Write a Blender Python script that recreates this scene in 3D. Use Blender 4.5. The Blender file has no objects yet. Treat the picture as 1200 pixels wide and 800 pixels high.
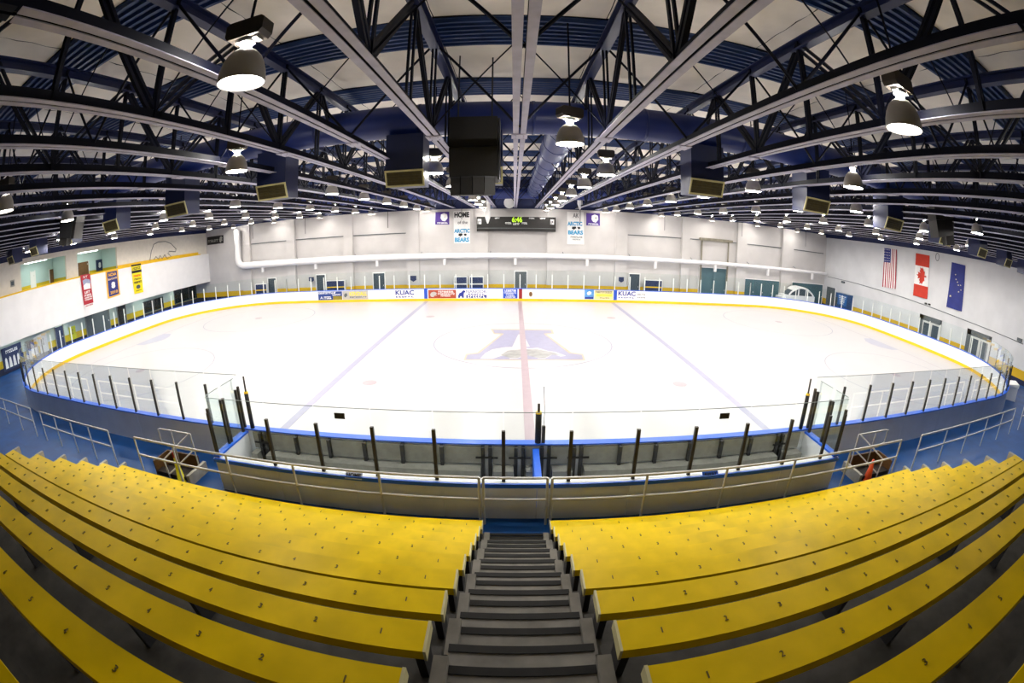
import bpy, math, random
from mathutils import Vector, Matrix
random.seed(7)
sc = bpy.context.scene
COL = sc.collection
PI = math.pi

# ------------------------------------------------------------------ camera
F = 530.07                                   # fisheye focal length in pixels of the 1200x800 frame
CAM = Vector((-.4817, -22.6049, 5.6691))
def _rot(pitch, yaw, roll):
    f = Vector((math.sin(yaw)*math.cos(pitch), math.cos(yaw)*math.cos(pitch), math.sin(pitch)))
    r = Vector((math.cos(yaw), -math.sin(yaw), 0)); u = r.cross(f)
    return math.cos(roll)*r+math.sin(roll)*u, -math.sin(roll)*r+math.cos(roll)*u, f
CR, CU, CF = _rot(-.2457, -.0037, .0056)
cd = bpy.data.cameras.new('camera'); cam = bpy.data.objects.new('camera', cd); COL.objects.link(cam)
cd.type = 'PANO'; cd.sensor_width = 36; cd.sensor_fit = 'HORIZONTAL'
try:
    cd.panorama_type = 'FISHEYE_EQUISOLID'; cd.fisheye_lens = F*36/1200; cd.fisheye_fov = PI
except Exception:
    cd.cycles.panorama_type = 'FISHEYE_EQUISOLID'; cd.cycles.fisheye_lens = F*36/1200; cd.cycles.fisheye_fov = PI
cd.clip_start = .05; cd.clip_end = 300
cam.matrix_world = Matrix(((CR.x, CU.x, -CF.x, CAM.x), (CR.y, CU.y, -CF.y, CAM.y), (CR.z, CU.z, -CF.z, CAM.z), (0, 0, 0, 1)))
sc.camera = cam
def U(px, py, ax, v):                        # pixel of the photograph -> point on the plane (axis ax = v)
    dx, dy = px-600, 400-py; R = math.hypot(dx, dy)+1e-9; t = 2*math.asin(R/2/F)
    d = CF*math.cos(t)+(CR*(dx/R)+CU*(dy/R))*math.sin(t)
    return CAM+d*((v-CAM[ax])/d[ax])

# ------------------------------------------------------------------ world, view
w = bpy.data.worlds.new('world'); sc.world = w; w.use_nodes = True
w.node_tree.nodes['Background'].inputs[0].default_value = (.5, .6, .8, 1)
w.node_tree.nodes['Background'].inputs[1].default_value = .05
sc.view_settings.view_transform = 'Standard'; sc.view_settings.look = 'None'
sc.view_settings.gamma = 1; sc.view_settings.use_curve_mapping = False
sc.view_settings.exposure = 0.0
RINK_LAMP, STAND_LAMP = 255.0, 12.0

# ------------------------------------------------------------------ materials
def lin(h):
    h = h.lstrip('#'); c = [int(h[i:i+2], 16)/255 for i in (0, 2, 4)]
    return tuple(x/12.92 if x <= .04045 else ((x+.055)/1.055)**2.4 for x in c)
MATS = {}
def mat(name, hexc, rough=.5, metal=0., var=.06, scale=3., bump=0., spec=.5, emit=0., bscale=None):
    if name in MATS: return MATS[name]
    m = bpy.data.materials.new(name); m.use_nodes = True; nt = m.node_tree; b = nt.nodes['Principled BSDF']
    c = lin(hexc)
    b.inputs['Roughness'].default_value = rough; b.inputs['Metallic'].default_value = metal
    b.inputs['Specular IOR Level'].default_value = spec
    if var > 0:
        tc = nt.nodes.new('ShaderNodeTexCoord'); n = nt.nodes.new('ShaderNodeTexNoise')
        n.inputs['Scale'].default_value = scale; n.inputs['Detail'].default_value = 6
        r = nt.nodes.new('ShaderNodeValToRGB'); r.color_ramp.elements[0].position = .3; r.color_ramp.elements[1].position = .7
        r.color_ramp.elements[0].color = (*[x*(1-var*2) for x in c], 1); r.color_ramp.elements[1].color = (*[min(1, x*(1+var)) for x in c], 1)
        nt.links.new(tc.outputs['Object'], n.inputs['Vector']); nt.links.new(n.outputs['Fac'], r.inputs[0])
        nt.links.new(r.outputs[0], b.inputs['Base Color'])
        if bump > 0:
            bp = nt.nodes.new('ShaderNodeBump'); bp.inputs['Strength'].default_value = bump
            n2 = n
            if bscale:
                n2 = nt.nodes.new('ShaderNodeTexNoise'); n2.inputs['Scale'].default_value = bscale; nt.links.new(tc.outputs['Object'], n2.inputs['Vector'])
            nt.links.new(n2.outputs['Fac'], bp.inputs['Height']); nt.links.new(bp.outputs[0], b.inputs['Normal'])
    else:
        b.inputs['Base Color'].default_value = (*c, 1)
    if emit:
        b.inputs['Emission Color'].default_value = (*c, 1); b.inputs['Emission Strength'].default_value = emit
    MATS[name] = m
    return m
def wall_mat(name, upper, bands, rough=.6):          # painted wall: plain paint above, coloured stripes by height
    m = bpy.data.materials.new(name); m.use_nodes = True; nt = m.node_tree; b = nt.nodes['Principled BSDF']
    g = nt.nodes.new('ShaderNodeNewGeometry'); s = nt.nodes.new('ShaderNodeSeparateXYZ'); nt.links.new(g.outputs['Position'], s.inputs[0])
    mp = nt.nodes.new('ShaderNodeMath'); mp.operation = 'DIVIDE'; mp.inputs[1].default_value = 10; nt.links.new(s.outputs[2], mp.inputs[0])
    r = nt.nodes.new('ShaderNodeValToRGB'); r.color_ramp.interpolation = 'CONSTANT'
    els = r.color_ramp.elements
    els[0].position = 0; els[0].color = (*lin(bands[0][1]), 1); els[1].position = bands[0][0]/10
    cols = [x[1] for x in bands[1:]]+[upper]
    els[1].color = (*lin(cols[0]), 1)
    for k in range(1, len(bands)):
        e = els.new(bands[k][0]/10); e.color = (*lin(cols[k]), 1)
    nt.links.new(mp.outputs[0], r.inputs[0])
    n = nt.nodes.new('ShaderNodeTexNoise'); n.inputs['Scale'].default_value = .8; n.inputs['Detail'].default_value = 8; nt.links.new(g.outputs['Position'], n.inputs['Vector'])
    mx = nt.nodes.new('ShaderNodeMix'); mx.data_type = 'RGBA'; mx.blend_type = 'MULTIPLY'; mx.inputs[0].default_value = .25
    nt.links.new(r.outputs[0], mx.inputs[6]); nt.links.new(n.outputs['Fac'], mx.inputs[7]); nt.links.new(mx.outputs[2], b.inputs['Base Color'])
    b.inputs['Roughness'].default_value = rough
    MATS[name] = m
    return m
def glass_mat(name, tint, fac, rough=.02):
    m = bpy.data.materials.new(name); m.use_nodes = True; nt = m.node_tree; nt.nodes.clear()
    o = nt.nodes.new('ShaderNodeOutputMaterial'); t = nt.nodes.new('ShaderNodeBsdfTransparent'); g = nt.nodes.new('ShaderNodeBsdfGlossy')
    t.inputs[0].default_value = (*lin(tint), 1); g.inputs['Roughness'].default_value = rough; g.inputs[0].default_value = (.9, .95, 1, 1)
    lw = nt.nodes.new('ShaderNodeFresnel'); lw.inputs[0].default_value = 1.3
    mu = nt.nodes.new('ShaderNodeMath'); mu.operation = 'MULTIPLY'; mu.inputs[1].default_value = fac; nt.links.new(lw.outputs[0], mu.inputs[0])
    mx = nt.nodes.new('ShaderNodeMixShader'); nt.links.new(mu.outputs[0], mx.inputs[0]); nt.links.new(t.outputs[0], mx.inputs[1]); nt.links.new(g.outputs[0], mx.inputs[2])
    nt.links.new(mx.outputs[0], o.inputs[0]); MATS[name] = m
    return m

WHITE = mat('white_paint', '#f0eeee', .55, var=.02, scale=1.2)
ICE = mat('ice', '#bab8b9', .28, var=.012, scale=.6, spec=.35)
BOARD = mat('board_white', '#eef0f4', .45, var=.03, scale=1.5)
BOARD_OUT = mat('board_outer', '#eceef2', .55, var=.05, scale=1.2)
KICK = mat('kick_yellow', '#f2c40c', .45, var=.03)
BLUE = mat('cap_blue', '#1560dc', .4, var=.04)
NAVY = mat('navy_steel', '#0b1a4a', .45, var=.1, scale=2)
NAVY_D = mat('navy_dark', '#04071a', .55, var=.1, scale=2, spec=.18)
DUCT = mat('duct_blue', '#10266a', .42, var=.06, scale=1.5)
FLANGE = mat('flange_grey', '#b4b0c4', .5, var=.08, scale=4)
INSUL = mat('insulation_fabric', '#f4ece2', .85, var=.05, scale=1.2, bump=.25)
DECK = mat('deck_blue', '#1c3a70', .5, var=.1, scale=3)
YELLOW = mat('bench_yellow', '#f4d000', .42, var=.08, scale=2.2, bump=.03, spec=.1)
CONC = mat('concrete', '#807c74', .85, var=.16, scale=4, bump=.2)
CONC_L = mat('concrete_light', '#b5b0a4', .8, var=.1, scale=4)
FLOORB = mat('blue_floor', '#0e4a8c', .42, var=.16, scale=1.1, bump=.03, spec=.3)
ALU = mat('steel_rail', '#dcdad6', .4, .15, var=.04)
POST_D = mat('post_dark', '#4a463f', .4, .6, var=.08)  # near glass posts stand backlit; their shade is put into this colour
POST_W = mat('post_white', '#eeeeea', .5, var=.02)
DARK = mat('black_plastic', '#14110f', .6, var=.1)
BROWN = mat('brown_wood', '#6a4a26', .5, var=.12, scale=5)
TEALW = mat('teal_wall', '#cfe6e4', .7, var=.03)
TEALD = mat('teal_door', '#48666f', .5, var=.06)
GREYD = mat('grey_door', '#5c6266', .5, var=.05)
SLATE = mat('slate_door', '#414d57', .5, var=.06)
STEELD = mat('dark_steel', '#3a3a3c', .5, .5, var=.08)
BELL = mat('bell_metal', '#b9b4ac', .4, .35, var=.05)
HOUS = mat('lamp_housing', '#3b342d', .5, .3, var=.1)
GRILLE = mat('grille_cream', '#c9bf86', .5, var=.06)
GRILLE_D = mat('grille_dark', '#4a4018', .6, var=.15, scale=8)
RED = mat('paint_red', '#b0182c', .5, var=.05)
REDF = mat('flag_red', '#c8341e', .7, var=.05)
ORANGE = mat('cone_orange', '#e8531a', .5, var=.05)
BLK = mat('ink_black', '#16161a', .6, var=0)
WHT = mat('ink_white', '#f4f4f4', .6, var=0)
INKB = mat('ink_blue', '#1d2f8c', .6, var=0)
INKC = mat('ink_cyan', '#3f9cc9', .6, var=0)
GOLD = mat('ink_gold', '#f2b63a', .6, var=0)
PURPLE = mat('banner_purple', '#4a2f86', .7, var=.08)
GREYP = mat('grey_pad', '#9b9a92', .7, var=.08, scale=6, bump=.15)
LAV = mat('ice_blue_line', '#9291aa', .3, var=.03)
PINK = mat('ice_red_line', '#a4939a', .3, var=.03)
PALEGOLD = mat('ice_gold', '#b2a58c', .3, var=.02)
PALEB = mat('ice_faint', '#84869a', .3, var=.02)
GLASS = glass_mat('rink_glass', '#fafdfc', .35)
PANE = glass_mat('window_pane', '#8fb0b8', 1.0)
EMI_R = mat('lamp_glow', '#fffaf2', var=0, emit=RINK_LAMP)
EMI_F = mat('lamp_glow_far', '#fffaf2', var=0, emit=RINK_LAMP*.35)
NECK_R = mat('neck_glow', '#fffaf2', var=0, emit=RINK_LAMP*3.0)
NECK_S = mat('neck_glow_stand', '#fffaf2', var=0, emit=RINK_LAMP*2.4)
EMI_S = mat('lamp_glow_stand', '#fffaf2', var=0, emit=STAND_LAMP)
EMI_T = mat('tube_glow', '#f4fff6', var=0, emit=40)
WALL_P = wall_mat('wall_painted', '#d6d2d0', [(.54, '#1a2346'), (1.05, '#e6b810')])
WALL_R = wall_mat('wall_painted_right', '#e4e4e6', [(.36, '#141f4a'), (.95, '#e6b810')])
WALL_G = wall_mat('wall_recess', '#d9e4d8', [(.5, '#1a2346'), (1.0, '#e6c40c')])

# ------------------------------------------------------------------ mesh helpers
class MB:
    def __init__(s): s.v = []; s.f = []; s.m = []; s.sm = []; s.k = 0; s.smooth = False
    def _add(s, vs, fs):
        n = len(s.v); s.v += [tuple(p) for p in vs]
        for f in fs: s.f.append(tuple(i+n for i in f)); s.m.append(s.k); s.sm.append(s.smooth)
        return s
    def box(s, x0, x1, y0, y1, z0, z1):
        return s._add([(x, y, z) for z in (z0, z1) for y in (y0, y1) for x in (x0, x1)],
                      [(0, 2, 3, 1), (4, 5, 7, 6), (0, 1, 5, 4), (2, 6, 7, 3), (0, 4, 6, 2), (1, 3, 7, 5)])
    def bar(s, p, q, w, h=None, up=(0, 0, 1)):           # square bar between two points
        p, q = Vector(p), Vector(q); d = (q-p).normalized(); h = h or w; up = Vector(up)
        if abs(d.dot(up)) > .99: up = Vector((1, 0, 0))
        a = d.cross(up).normalized()*w/2; b = a.normalized().cross(d).normalized()*h/2
        vs = [e+i*a+j*b for e in (p, q) for (i, j) in ((-1, -1), (1, -1), (1, 1), (-1, 1))]
        return s._add(vs, [(0, 1, 2, 3), (7, 6, 5, 4), (0, 4, 5, 1), (1, 5, 6, 2), (2, 6, 7, 3), (3, 7, 4, 0)])
    def tube(s, pts, r, n=8, caps=True):
        pts = [Vector(p) for p in pts]; rs = r if isinstance(r, (list, tuple)) else [r]*len(pts); vs = []
        prev = None
        for i, p in enumerate(pts):
            d = (pts[min(i+1, len(pts)-1)]-pts[max(i-1, 0)]).normalized()
            up = Vector((0, 0, 1)) if abs(d.z) < .95 else Vector((0, 1, 0))
            if prev is not None and abs(prev.dot(d)) < .95: up = prev
            a = d.cross(up).normalized(); b = a.cross(d); prev = b
            vs += [p+rs[i]*(a*math.cos(2*PI*j/n)+b*math.sin(2*PI*j/n)) for j in range(n)]
        fs = [(i*n+j, i*n+(j+1) % n, (i+1)*n+(j+1) % n, (i+1)*n+j) for i in range(len(pts)-1) for j in range(n)]
        o = s.smooth; s.smooth = n > 6; s._add(vs, fs); s.smooth = False
        if caps: s._add(vs, [tuple(range(n))[::-1], tuple((len(pts)-1)*n+j for j in range(n))])
        s.smooth = o
        return s
    def lathe(s, prof, c=(0, 0, 0), n=16, axis='z'):
        vs = []
        for r, z in prof:
            for j in range(n):
                a = 2*PI*j/n; p = (r*math.cos(a), r*math.sin(a), z)
                if axis == 'y': p = (p[0], p[2], p[1])
                if axis == 'x': p = (p[2], p[0], p[1])
                vs.append((c[0]+p[0], c[1]+p[1], c[2]+p[2]))
        o = s.smooth; s.smooth = True
        s._add(vs, [(i*n+j, i*n+(j+1) % n, (i+1)*n+(j+1) % n, (i+1)*n+j) for i in range(len(prof)-1) for j in range(n)])
        s.smooth = o
        return s
    def prism(s, poly, fn, t0, t1):                       # 2-D polygon through fn(a, b, t) from t0 to t1
        n = len(poly)
        vs = [fn(a, b, t) for t in (t0, t1) for a, b in poly]
        return s._add(vs, [tuple(range(n))[::-1], tuple(range(n, 2*n))]+[(i, (i+1) % n, n+(i+1) % n, n+i) for i in range(n)])
    def mesh(s, name, mats):
        me = bpy.data.meshes.new(name); me.from_pydata(s.v, [], s.f)
        for m in (mats if isinstance(mats, (list, tuple)) else [mats]): me.materials.append(m)
        me.polygons.foreach_set('material_index', s.m); me.polygons.foreach_set('use_smooth', s.sm)
        me.update()
        return me
    def build(s, name, mats, parent=None):
        return put(name, s.mesh(name, mats), parent)
def put(name, me, parent=None, loc=None, rot=None, scale=None, mw=None):
    o = bpy.data.objects.new(name, me); COL.objects.link(o)
    if parent is not None: o.parent = parent
    if mw is not None: o.matrix_local = mw
    else:
        if loc is not None: o.location = loc
        if rot is not None: o.rotation_euler = rot
        if scale is not None: o.scale = scale
    return o
def tag(o, label, cat, group=None):
    o['label'] = label; o['category'] = cat
    if group: o['group'] = group
    return o
def thing(name, label, cat, loc=(0, 0, 0), group=None, rotz=0):
    o = bpy.data.objects.new(name, None); COL.objects.link(o); o.location = loc; o.rotation_euler = (0, 0, rotz); o.empty_display_size = .2
    return tag(o, label, cat, group)
def struct(o): o['kind'] = 'structure'; return o
def B(*a): return MB().box(*a)
ORD = ['first', 'second', 'third', 'fourth', 'fifth', 'sixth', 'seventh', 'eighth', 'ninth', 'tenth', 'eleventh', 'twelfth', 'thirteenth', 'fourteenth', 'fifteenth', 'sixteenth', 'seventeenth', 'eighteenth', 'nineteenth', 'twentieth']
TXT = {}
def text_mesh(body, m, extr=.004, bold=0.):
    key = (body, m.name, extr, bold)
    if key in TXT: return TXT[key]
    if body[0] == '~':                                   # lettering too small to read: a row of letter-sized strokes
        rnd = random.Random(body+m.name); n = int(body[1:]); mb = MB()
        for i in range(n):
            x0, x1 = i/n-.5+.1/n, (i+1)/n-.5-.15/n; q = rnd.random()
            mb.box(x0, x0+.3/n, -.5, .5, -extr, extr)
            if q < .6: mb.box(x0+.3/n, x1, .2, .5, -extr, extr)
            if q > .3: mb.box(x0+.3/n, x1, -.5, -.2, -extr, extr)
            if q > .7: mb.box(x1-.25/n, x1, -.5, .5, -extr, extr)
        TXT[key] = mb.mesh('lettering', m)
        return TXT[key]
    cu = bpy.data.curves.new('lettering', 'FONT'); cu.body = body; cu.size = 1; cu.align_x = 'CENTER'; cu.align_y = 'CENTER'
    cu.extrude = extr; cu.offset = bold; cu.resolution_u = 3
    ob = bpy.data.objects.new('lettering', cu); COL.objects.link(ob)
    dg = bpy.context.evaluated_depsgraph_get(); dg.update()
    me = bpy.data.meshes.new_from_object(ob.evaluated_get(dg)); me.materials.clear(); me.materials.append(m)
    bpy.data.objects.remove(ob); bpy.data.curves.remove(cu)
    xs = [v.co.x for v in me.vertices] or [0]; ys = [v.co.y for v in me.vertices] or [0]
    cx, cy = (min(xs)+max(xs))/2, (min(ys)+max(ys))/2; W_, H_ = max(max(xs)-min(xs), .01), max(max(ys)-min(ys), .01)
    for v in me.vertices: v.co.x = (v.co.x-cx)/W_; v.co.y = (v.co.y-cy)/H_
    me.update()
    TXT[key] = me
    return me
def frame_m(o, ex, ey):                                  # local x -> ex, local y -> ey (with lengths), z -> normal
    o, ex, ey = Vector(o), Vector(ex), Vector(ey); n = ex.cross(ey).normalized()
    return Matrix(((ex.x, ey.x, n.x, o.x), (ex.y, ey.y, n.y, o.y), (ex.z, ey.z, n.z, o.z), (0, 0, 0, 1)))
def text(body, m, parent, o, ex, ey, name='lettering', bold=0.):   # text filling the box ex * ey about o
    return put(name, text_mesh(body, m, bold=bold), parent, mw=frame_m(o, ex, ey))

# ================================================================== rink geometry
HX, HY, RAD, BH, BLX = 29.39, 13.36, 8.73, 1.0, 7.56
SA, SC, SB = HX-RAD, PI/2*RAD, 2*(HY-RAD)
LT = 4*SA+4*SC+2*SB
def perim(s, off=0.):                                    # from the near centre, going left round the rink
    s = s % LT
    seq = [('l', (0, -HY), (-1, 0), SA), ('c', (-SA, -HY+RAD), 270, SC), ('l', (-HX, -HY+RAD), (0, 1), SB), ('c', (-SA, HY-RAD), 180, SC),
           ('l', (-SA, HY), (1, 0), 2*SA), ('c', (SA, HY-RAD), 90, SC), ('l', (HX, HY-RAD), (0, -1), SB), ('c', (SA, -HY+RAD), 0, SC), ('l', (SA, -HY), (-1, 0), SA)]
    for t, p, d, l in seq:
        if s <= l+1e-9:
            if t == 'l':
                n = (d[1]*-1, d[0]); return (p[0]+d[0]*s+n[0]*off, p[1]+d[1]*s+n[1]*off)
            a = math.radians(d-90*s/l); return (p[0]+(RAD+off)*math.cos(a), p[1]+(RAD+off)*math.sin(a))
        s -= l
    return perim(0, off)
def curved(s0, s1):
    return any(a < s1 and b > s0 for a, b in ((SA, SA+SC), (SA+SC+SB, SA+2*SC+SB), (3*SA+2*SC+SB, 3*SA+3*SC+SB), (3*SA+3*SC+2*SB, 3*SA+4*SC+2*SB)))
def strip(mb, s0, s1, o0, o1, z0, z1, step=.45):
    n = max(1, round((s1-s0)/step)) if curved(s0, s1) else 1
    vs = []
    for i in range(n+1):
        s = s0+(s1-s0)*i/n; a = perim(s, o0); b = perim(s, o1)
        vs += [(a[0], a[1], z0), (b[0], b[1], z0), (b[0], b[1], z1), (a[0], a[1], z1)]
    fs = [(0, 1, 2, 3), (4*n+3, 4*n+2, 4*n+1, 4*n)]
    for i in range(n):
        for j in range(4): fs.append((4*i+j, 4*i+4+j, 4*i+4+(j+1) % 4, 4*i+(j+1) % 4))
    return mb._add(vs, fs)
# rough check of orientation is done by recalculating normals at the end

# ------------------------------------------------------------------ setting
FZ = .05
WXR, WXL, WYF, WYB = 32.0, -32.2, 16.0, -27.5
struct(B(-40, 40, WYB-.3, WYF+.3, -.6, -.03).build('floor', FLOORB))
fl = struct(bpy.data.objects['floor'])
mb = MB(); outer = [(-36, WYB), (36, WYB), (36, WYF), (-36, WYF)]
# blue walkway slab at FZ around the rink, as four quads round the boards
N = 96; ring = [perim(LT*i/N, .15) for i in range(N)]
def outer_pt(p):
    ax, ay = p; k = min(36/abs(ax) if ax else 1e9, (WYF if ay > 0 else -WYB)/abs(ay) if ay else 1e9); return (ax*k, ay*k)
vs = [(*p, FZ) for p in ring]+[(*outer_pt(p), FZ) for p in ring]
mb._add(vs, [(i, (i+1) % N, N+(i+1) % N, N+i) for i in range(N)])
for cx, cy in ((-36, WYB), (36, WYB), (36, WYF), (-36, WYF)):
    i = min(range(N), key=lambda k: abs(math.atan2(ring[k][1]*1.0, ring[k][0])-math.atan2(cy, cx)))
walk = mb.build('walkway', FLOORB, fl)
for cx, cy in ((-36, WYB), (36, WYB), (36, WYF), (-36, WYF)):    # fill the four corners left by the radial slab
    B(min(cx, cx*.4), max(cx, cx*.4), min(cy, cy*.86), max(cy, cy*.86), FZ-.02, FZ-.004).build('walkway', FLOORB, fl)

def wall_block(name, mb, m): return struct(mb.build(name, m))
wf = wall_block('wall_far', B(-37, 33, WYF, WYF+.3, 0, 7.55), WALL_P)
def FR(px, py, Y=WYF): return U(px, py, 1, Y)
cols = [(283, 293), (336, 345.5), (403, 413), (476, 491), (556, 572), (641, 657), (721, 735), (799, 808), (864, 875), (917, 930)]
for a, b in cols:
    B(FR(a, 300, 15.65).x, FR(b, 300, 15.65).x, 15.65, WYF, 0, 7.55).build('pilaster', WALL_P, wf)
for a, b in ((491, 556), (657, 721)):
    B(FR(a, 300, 15.75).x, FR(b, 300, 15.75).x, 15.75, WYF, 0, 7.55).build('raised_bay', WALL_P, wf)
zl = FR(400, 277).z; zl2 = FR(400, 309).z
for a, b in ((293, 336), (345.5, 403), (413, 476), (735, 799), (808, 864), (875, 917), (930, 966)):
    x0, x1 = FR(a, 300, 15.8).x, FR(b, 300, 15.8).x
    B(x0, x1, 15.93, WYF, zl-.04, zl+.04).build('ledge', GREYD, wf)
    B(x0, x1, 15.9, WYF, zl+.04, 7.55).build('upper_panel', WALL_P, wf)
tf = struct(B(-37, 33, 15.75, 16.3, 7.55, 10.3).build('trim_1', NAVY))
wr = wall_block('wall_right', B(WXR, WXR+.3, WYB, WYF+.3, 0, 7.3), WALL_R)
struct(B(WXR-.15, WXR+.3, WYB, WYF+.3, 7.3, 10.3).build('trim_2', NAVY))
struct(B(-37, 33, WYB-.3, WYB, 0, 10.3).build('wall_near', NAVY_D))

# ------------------------------------------------------------------ roof
ZB, ZT, ZR = 7.64, 9.75, 10.15
ceil = struct(B(-37, 33, WYB-.3, WYF+.3, ZR+.12, ZR+.3).build('ceiling', NAVY_D))
BANDS = [-17.6-4.08*2+4.08*k for k in range(11)]
for y in BANDS:
    if y-.7 > WYF: continue
    mb = MB(); mb.box(-35, 32, y-.72, min(y+.72, WYF), ZR-.02, ZR)
    for j in range(7):
        yy = y-.63+.21*j
        if yy+.05 < WYF: mb.prism([(yy-.06, ZR-.02), (yy+.06, ZR-.02), (yy+.035, ZR-.10), (yy-.035, ZR-.10)], lambda a, b, t: (t, a, b), -35, 32)
    mb.build('deck_band', DECK, ceil)
BX = 3.44
def sag_panel(wx, wy, nx=6, ny=6):
    mb = MB(); mb.smooth = True
    vs = [((i/nx-.5)*wx, (j/ny-.5)*wy, -.16*math.sin(PI*i/nx)*math.sin(PI*j/ny)-.02*math.sin(7*i+3*j)) for j in range(ny+1) for i in range(nx+1)]
    mb._add(vs, [(j*(nx+1)+i, (j+1)*(nx+1)+i, (j+1)*(nx+1)+i+1, j*(nx+1)+i+1) for j in range(ny) for i in range(nx)])
    return mb.mesh('insulation_panel', INSUL)
pm = sag_panel(BX-.02, 2.62)
for ib in range(-10, 10):
    for y in BANDS[:-1]:
        yc = y+2.04
        if yc+1.3 < WYF+.6: put('insulation_panel', pm, ceil, loc=(-.39+1.72+BX*ib+BX/2, yc, ZR+.03))

SX = 1.72
def tx(k): return -.39+SX*k
NODE0, PAN = -15.9-2.04*5, 2.04
NN = 21
def pair(L, w=.055, gap=.05):                             # a member of two angles, length L along local z
    mb = MB(); mb.box(-gap/2-w, -gap/2, -.035, .035, 0, L); mb.box(gap/2, gap/2+w, -.035, .035, 0, L); return mb.mesh('web_member', NAVY_D)
def z_to(p, q):
    p, q = Vector(p), Vector(q); m = (q-p).to_track_quat('Z', 'X').to_matrix().to_4x4(); m.translation = p; return m
LDIAG = math.hypot(PAN, ZT-ZB-.2); LSIDE = math.hypot(SX, ZT-ZB-.15)
M_VERT, M_DIAG = pair(ZT-ZB-.05, .035, .04), pair(LDIAG, .06, .06)
M_SIDE = MB().tube([(0, 0, 0), (0, 0, LSIDE)], .028, 6).mesh('web_rod', NAVY_D)
M_XROD = MB().tube([(0, 0, 0), (0, 0, LSIDE)], .016, 5).mesh('brace_rod', NAVY_D)
def baked(mb, me, mw):
    n = len(mb.v); mb.v += [tuple(mw @ v.co) for v in me.vertices]
    for p in me.polygons: mb.f.append(tuple(i+n for i in p.vertices)); mb.m.append(0); mb.sm.append(False)
for k in range(-18, 19):
    x = tx(k); side = 'left' if k < 0 else 'right'
    lab = ('navy roof truss with pale flange right above the aisle' if k == 0 else f'{"deep" if k % 2 else "shallow"} navy roof truss with pale flange, {ORD[abs(k)-1]} to the {side} of the aisle')
    t = thing('roof_truss', lab, 'truss', (x, -22, ZB), 'parallel roof trusses')
    inv = Matrix.Translation((-x, 22, -ZB))
    y0, y1 = WYB, 15.75
    mb = MB()
    for s in (-1, 1): mb.box(*sorted((s*.02, s*.035)), y0+22, y1+22, .01, .17)
    mb.build('bottom_chord', NAVY_D, t)
    mb = MB()
    for s in (-1, 1): mb.box(*sorted((s*.02, s*.125)), (-21.55 if abs(k) < 30 else y0)+22, y1+22, 0, .012)
    mb.build('bottom_flange', FLANGE, t)
    mb = MB()
    for s in (-1, 1): mb.box(*sorted((s*.02, s*.12)), y0+22, .4, .002, .014)
    mb.build('end_flange', NAVY_D, t)
    if k % 2:
        mb = MB(); mb.box(-.12, .12, y0+22, y1+22, ZT-ZB+.0, ZT-ZB+.03); mb.box(-.02, .02, y0+22, y1+22, ZT-ZB-.16, ZT-ZB)
        mb.box(-.1, .1, y0+22, y1+22, ZT-ZB-.19, ZT-ZB-.16)
        mb.build('top_chord', NAVY, t)
    near = abs(k) <= 7
    joined = MB()
    def member(name, me, p, q):
        mw = inv @ z_to(p, q)
        if near and p[1] < 6: put(name, me, t, mw=mw)
        else: baked(joined, me, mw)
    for n in range(NN):
        y = NODE0+PAN*n
        if y > 15.6: break
        if k % 2:
            member('web_vertical', M_VERT, (x, y, ZB+.05), (x, y, ZT-.05))
            for d in (-1, 1):
                if n % 2 == 1 and y+d*PAN < 15.6 and y+d*PAN > WYB: member('web_diagonal', M_DIAG, (x, y, ZT-.1), (x, y+d*PAN, ZB+.1))
        if n % 2 == (0 if k % 2 == 0 else 1) and y > -26:
            for s in (-1, 1):
                if -18 <= k+s <= 18:
                    if k % 2 == 0: member('web_rod', M_SIDE, (x, y, ZB+.1), (x+s*SX, y, ZT-.05))
                    else: member('brace_rod', M_XROD, (x, y+PAN, ZB+.1), (x+s*SX, y+PAN, ZT+.02))
    if joined.v:
        j = joined.build('web', NAVY_D, t); j['kind'] = 'stuff'
    mb = MB(); mb.box(-.16, .16, 8.3, 8.75, -.02, -.002)
    for s in (-1, 1):
        for yy in (8.4, 8.65): mb.lathe([(0, -.035), (.02, -.035), (.02, -.02)], (s*.08, yy, 0), 6)
    if abs(k) <= 9: mb.build('splice_plate', FLANGE, t)

# ------------------------------------------------------------------ ducts with drop boxes
DY = -10.75
dt = thing('supply_duct', 'dark blue round duct running across the roof space with the drop boxes below it', 'duct', (0, DY, 8.75))
dm = MB().tube([(-31.8, 0, 0), (31.5, 0, 0)], .46, 20); dm.build('duct_run', DUCT, dt)
for x in range(-30, 31, 3): MB().lathe([(.46, -.04), (.475, -.04), (.475, .04), (.46, .04)], (x, 0, 0), 20, 'x').build('duct_band', DUCT, dt)
lt_ = thing('branch_duct', 'large blue round duct running away towards the scoreboard wall right of the aisle beam', 'duct', (.95, DY, 8.75))
pts = [(0, .47, 0)]+[(0, 1.0*i, 0) for i in range(1, 23)]+[(0, 22.59, 0)]
MB().tube(pts, .5, 20).build('duct_run', DUCT, lt_)
for i in range(0, 11): MB().lathe([(.5, -.03), (.515, -.03), (.515, .03), (.5, .03)], (0, 1+2*i, 0), 20, 'y').build('duct_band', DUCT, lt_)
ft = thing('cross_duct', 'blue round duct crossing in front of the far navy fascia', 'duct', (0, 12.3, 8.6))
MB().tube([(-20, 0, 0), (20, 0, 0)], .45, 18).build('duct_run', DUCT, ft)
drops = [-3.32, -7.35, -11.4, -15.45, -19.5, -23.6, -27.6, -1.3, 4.72, 8.75, 12.85, 16.9, 21.0, 25.0, 29.0]
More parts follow.
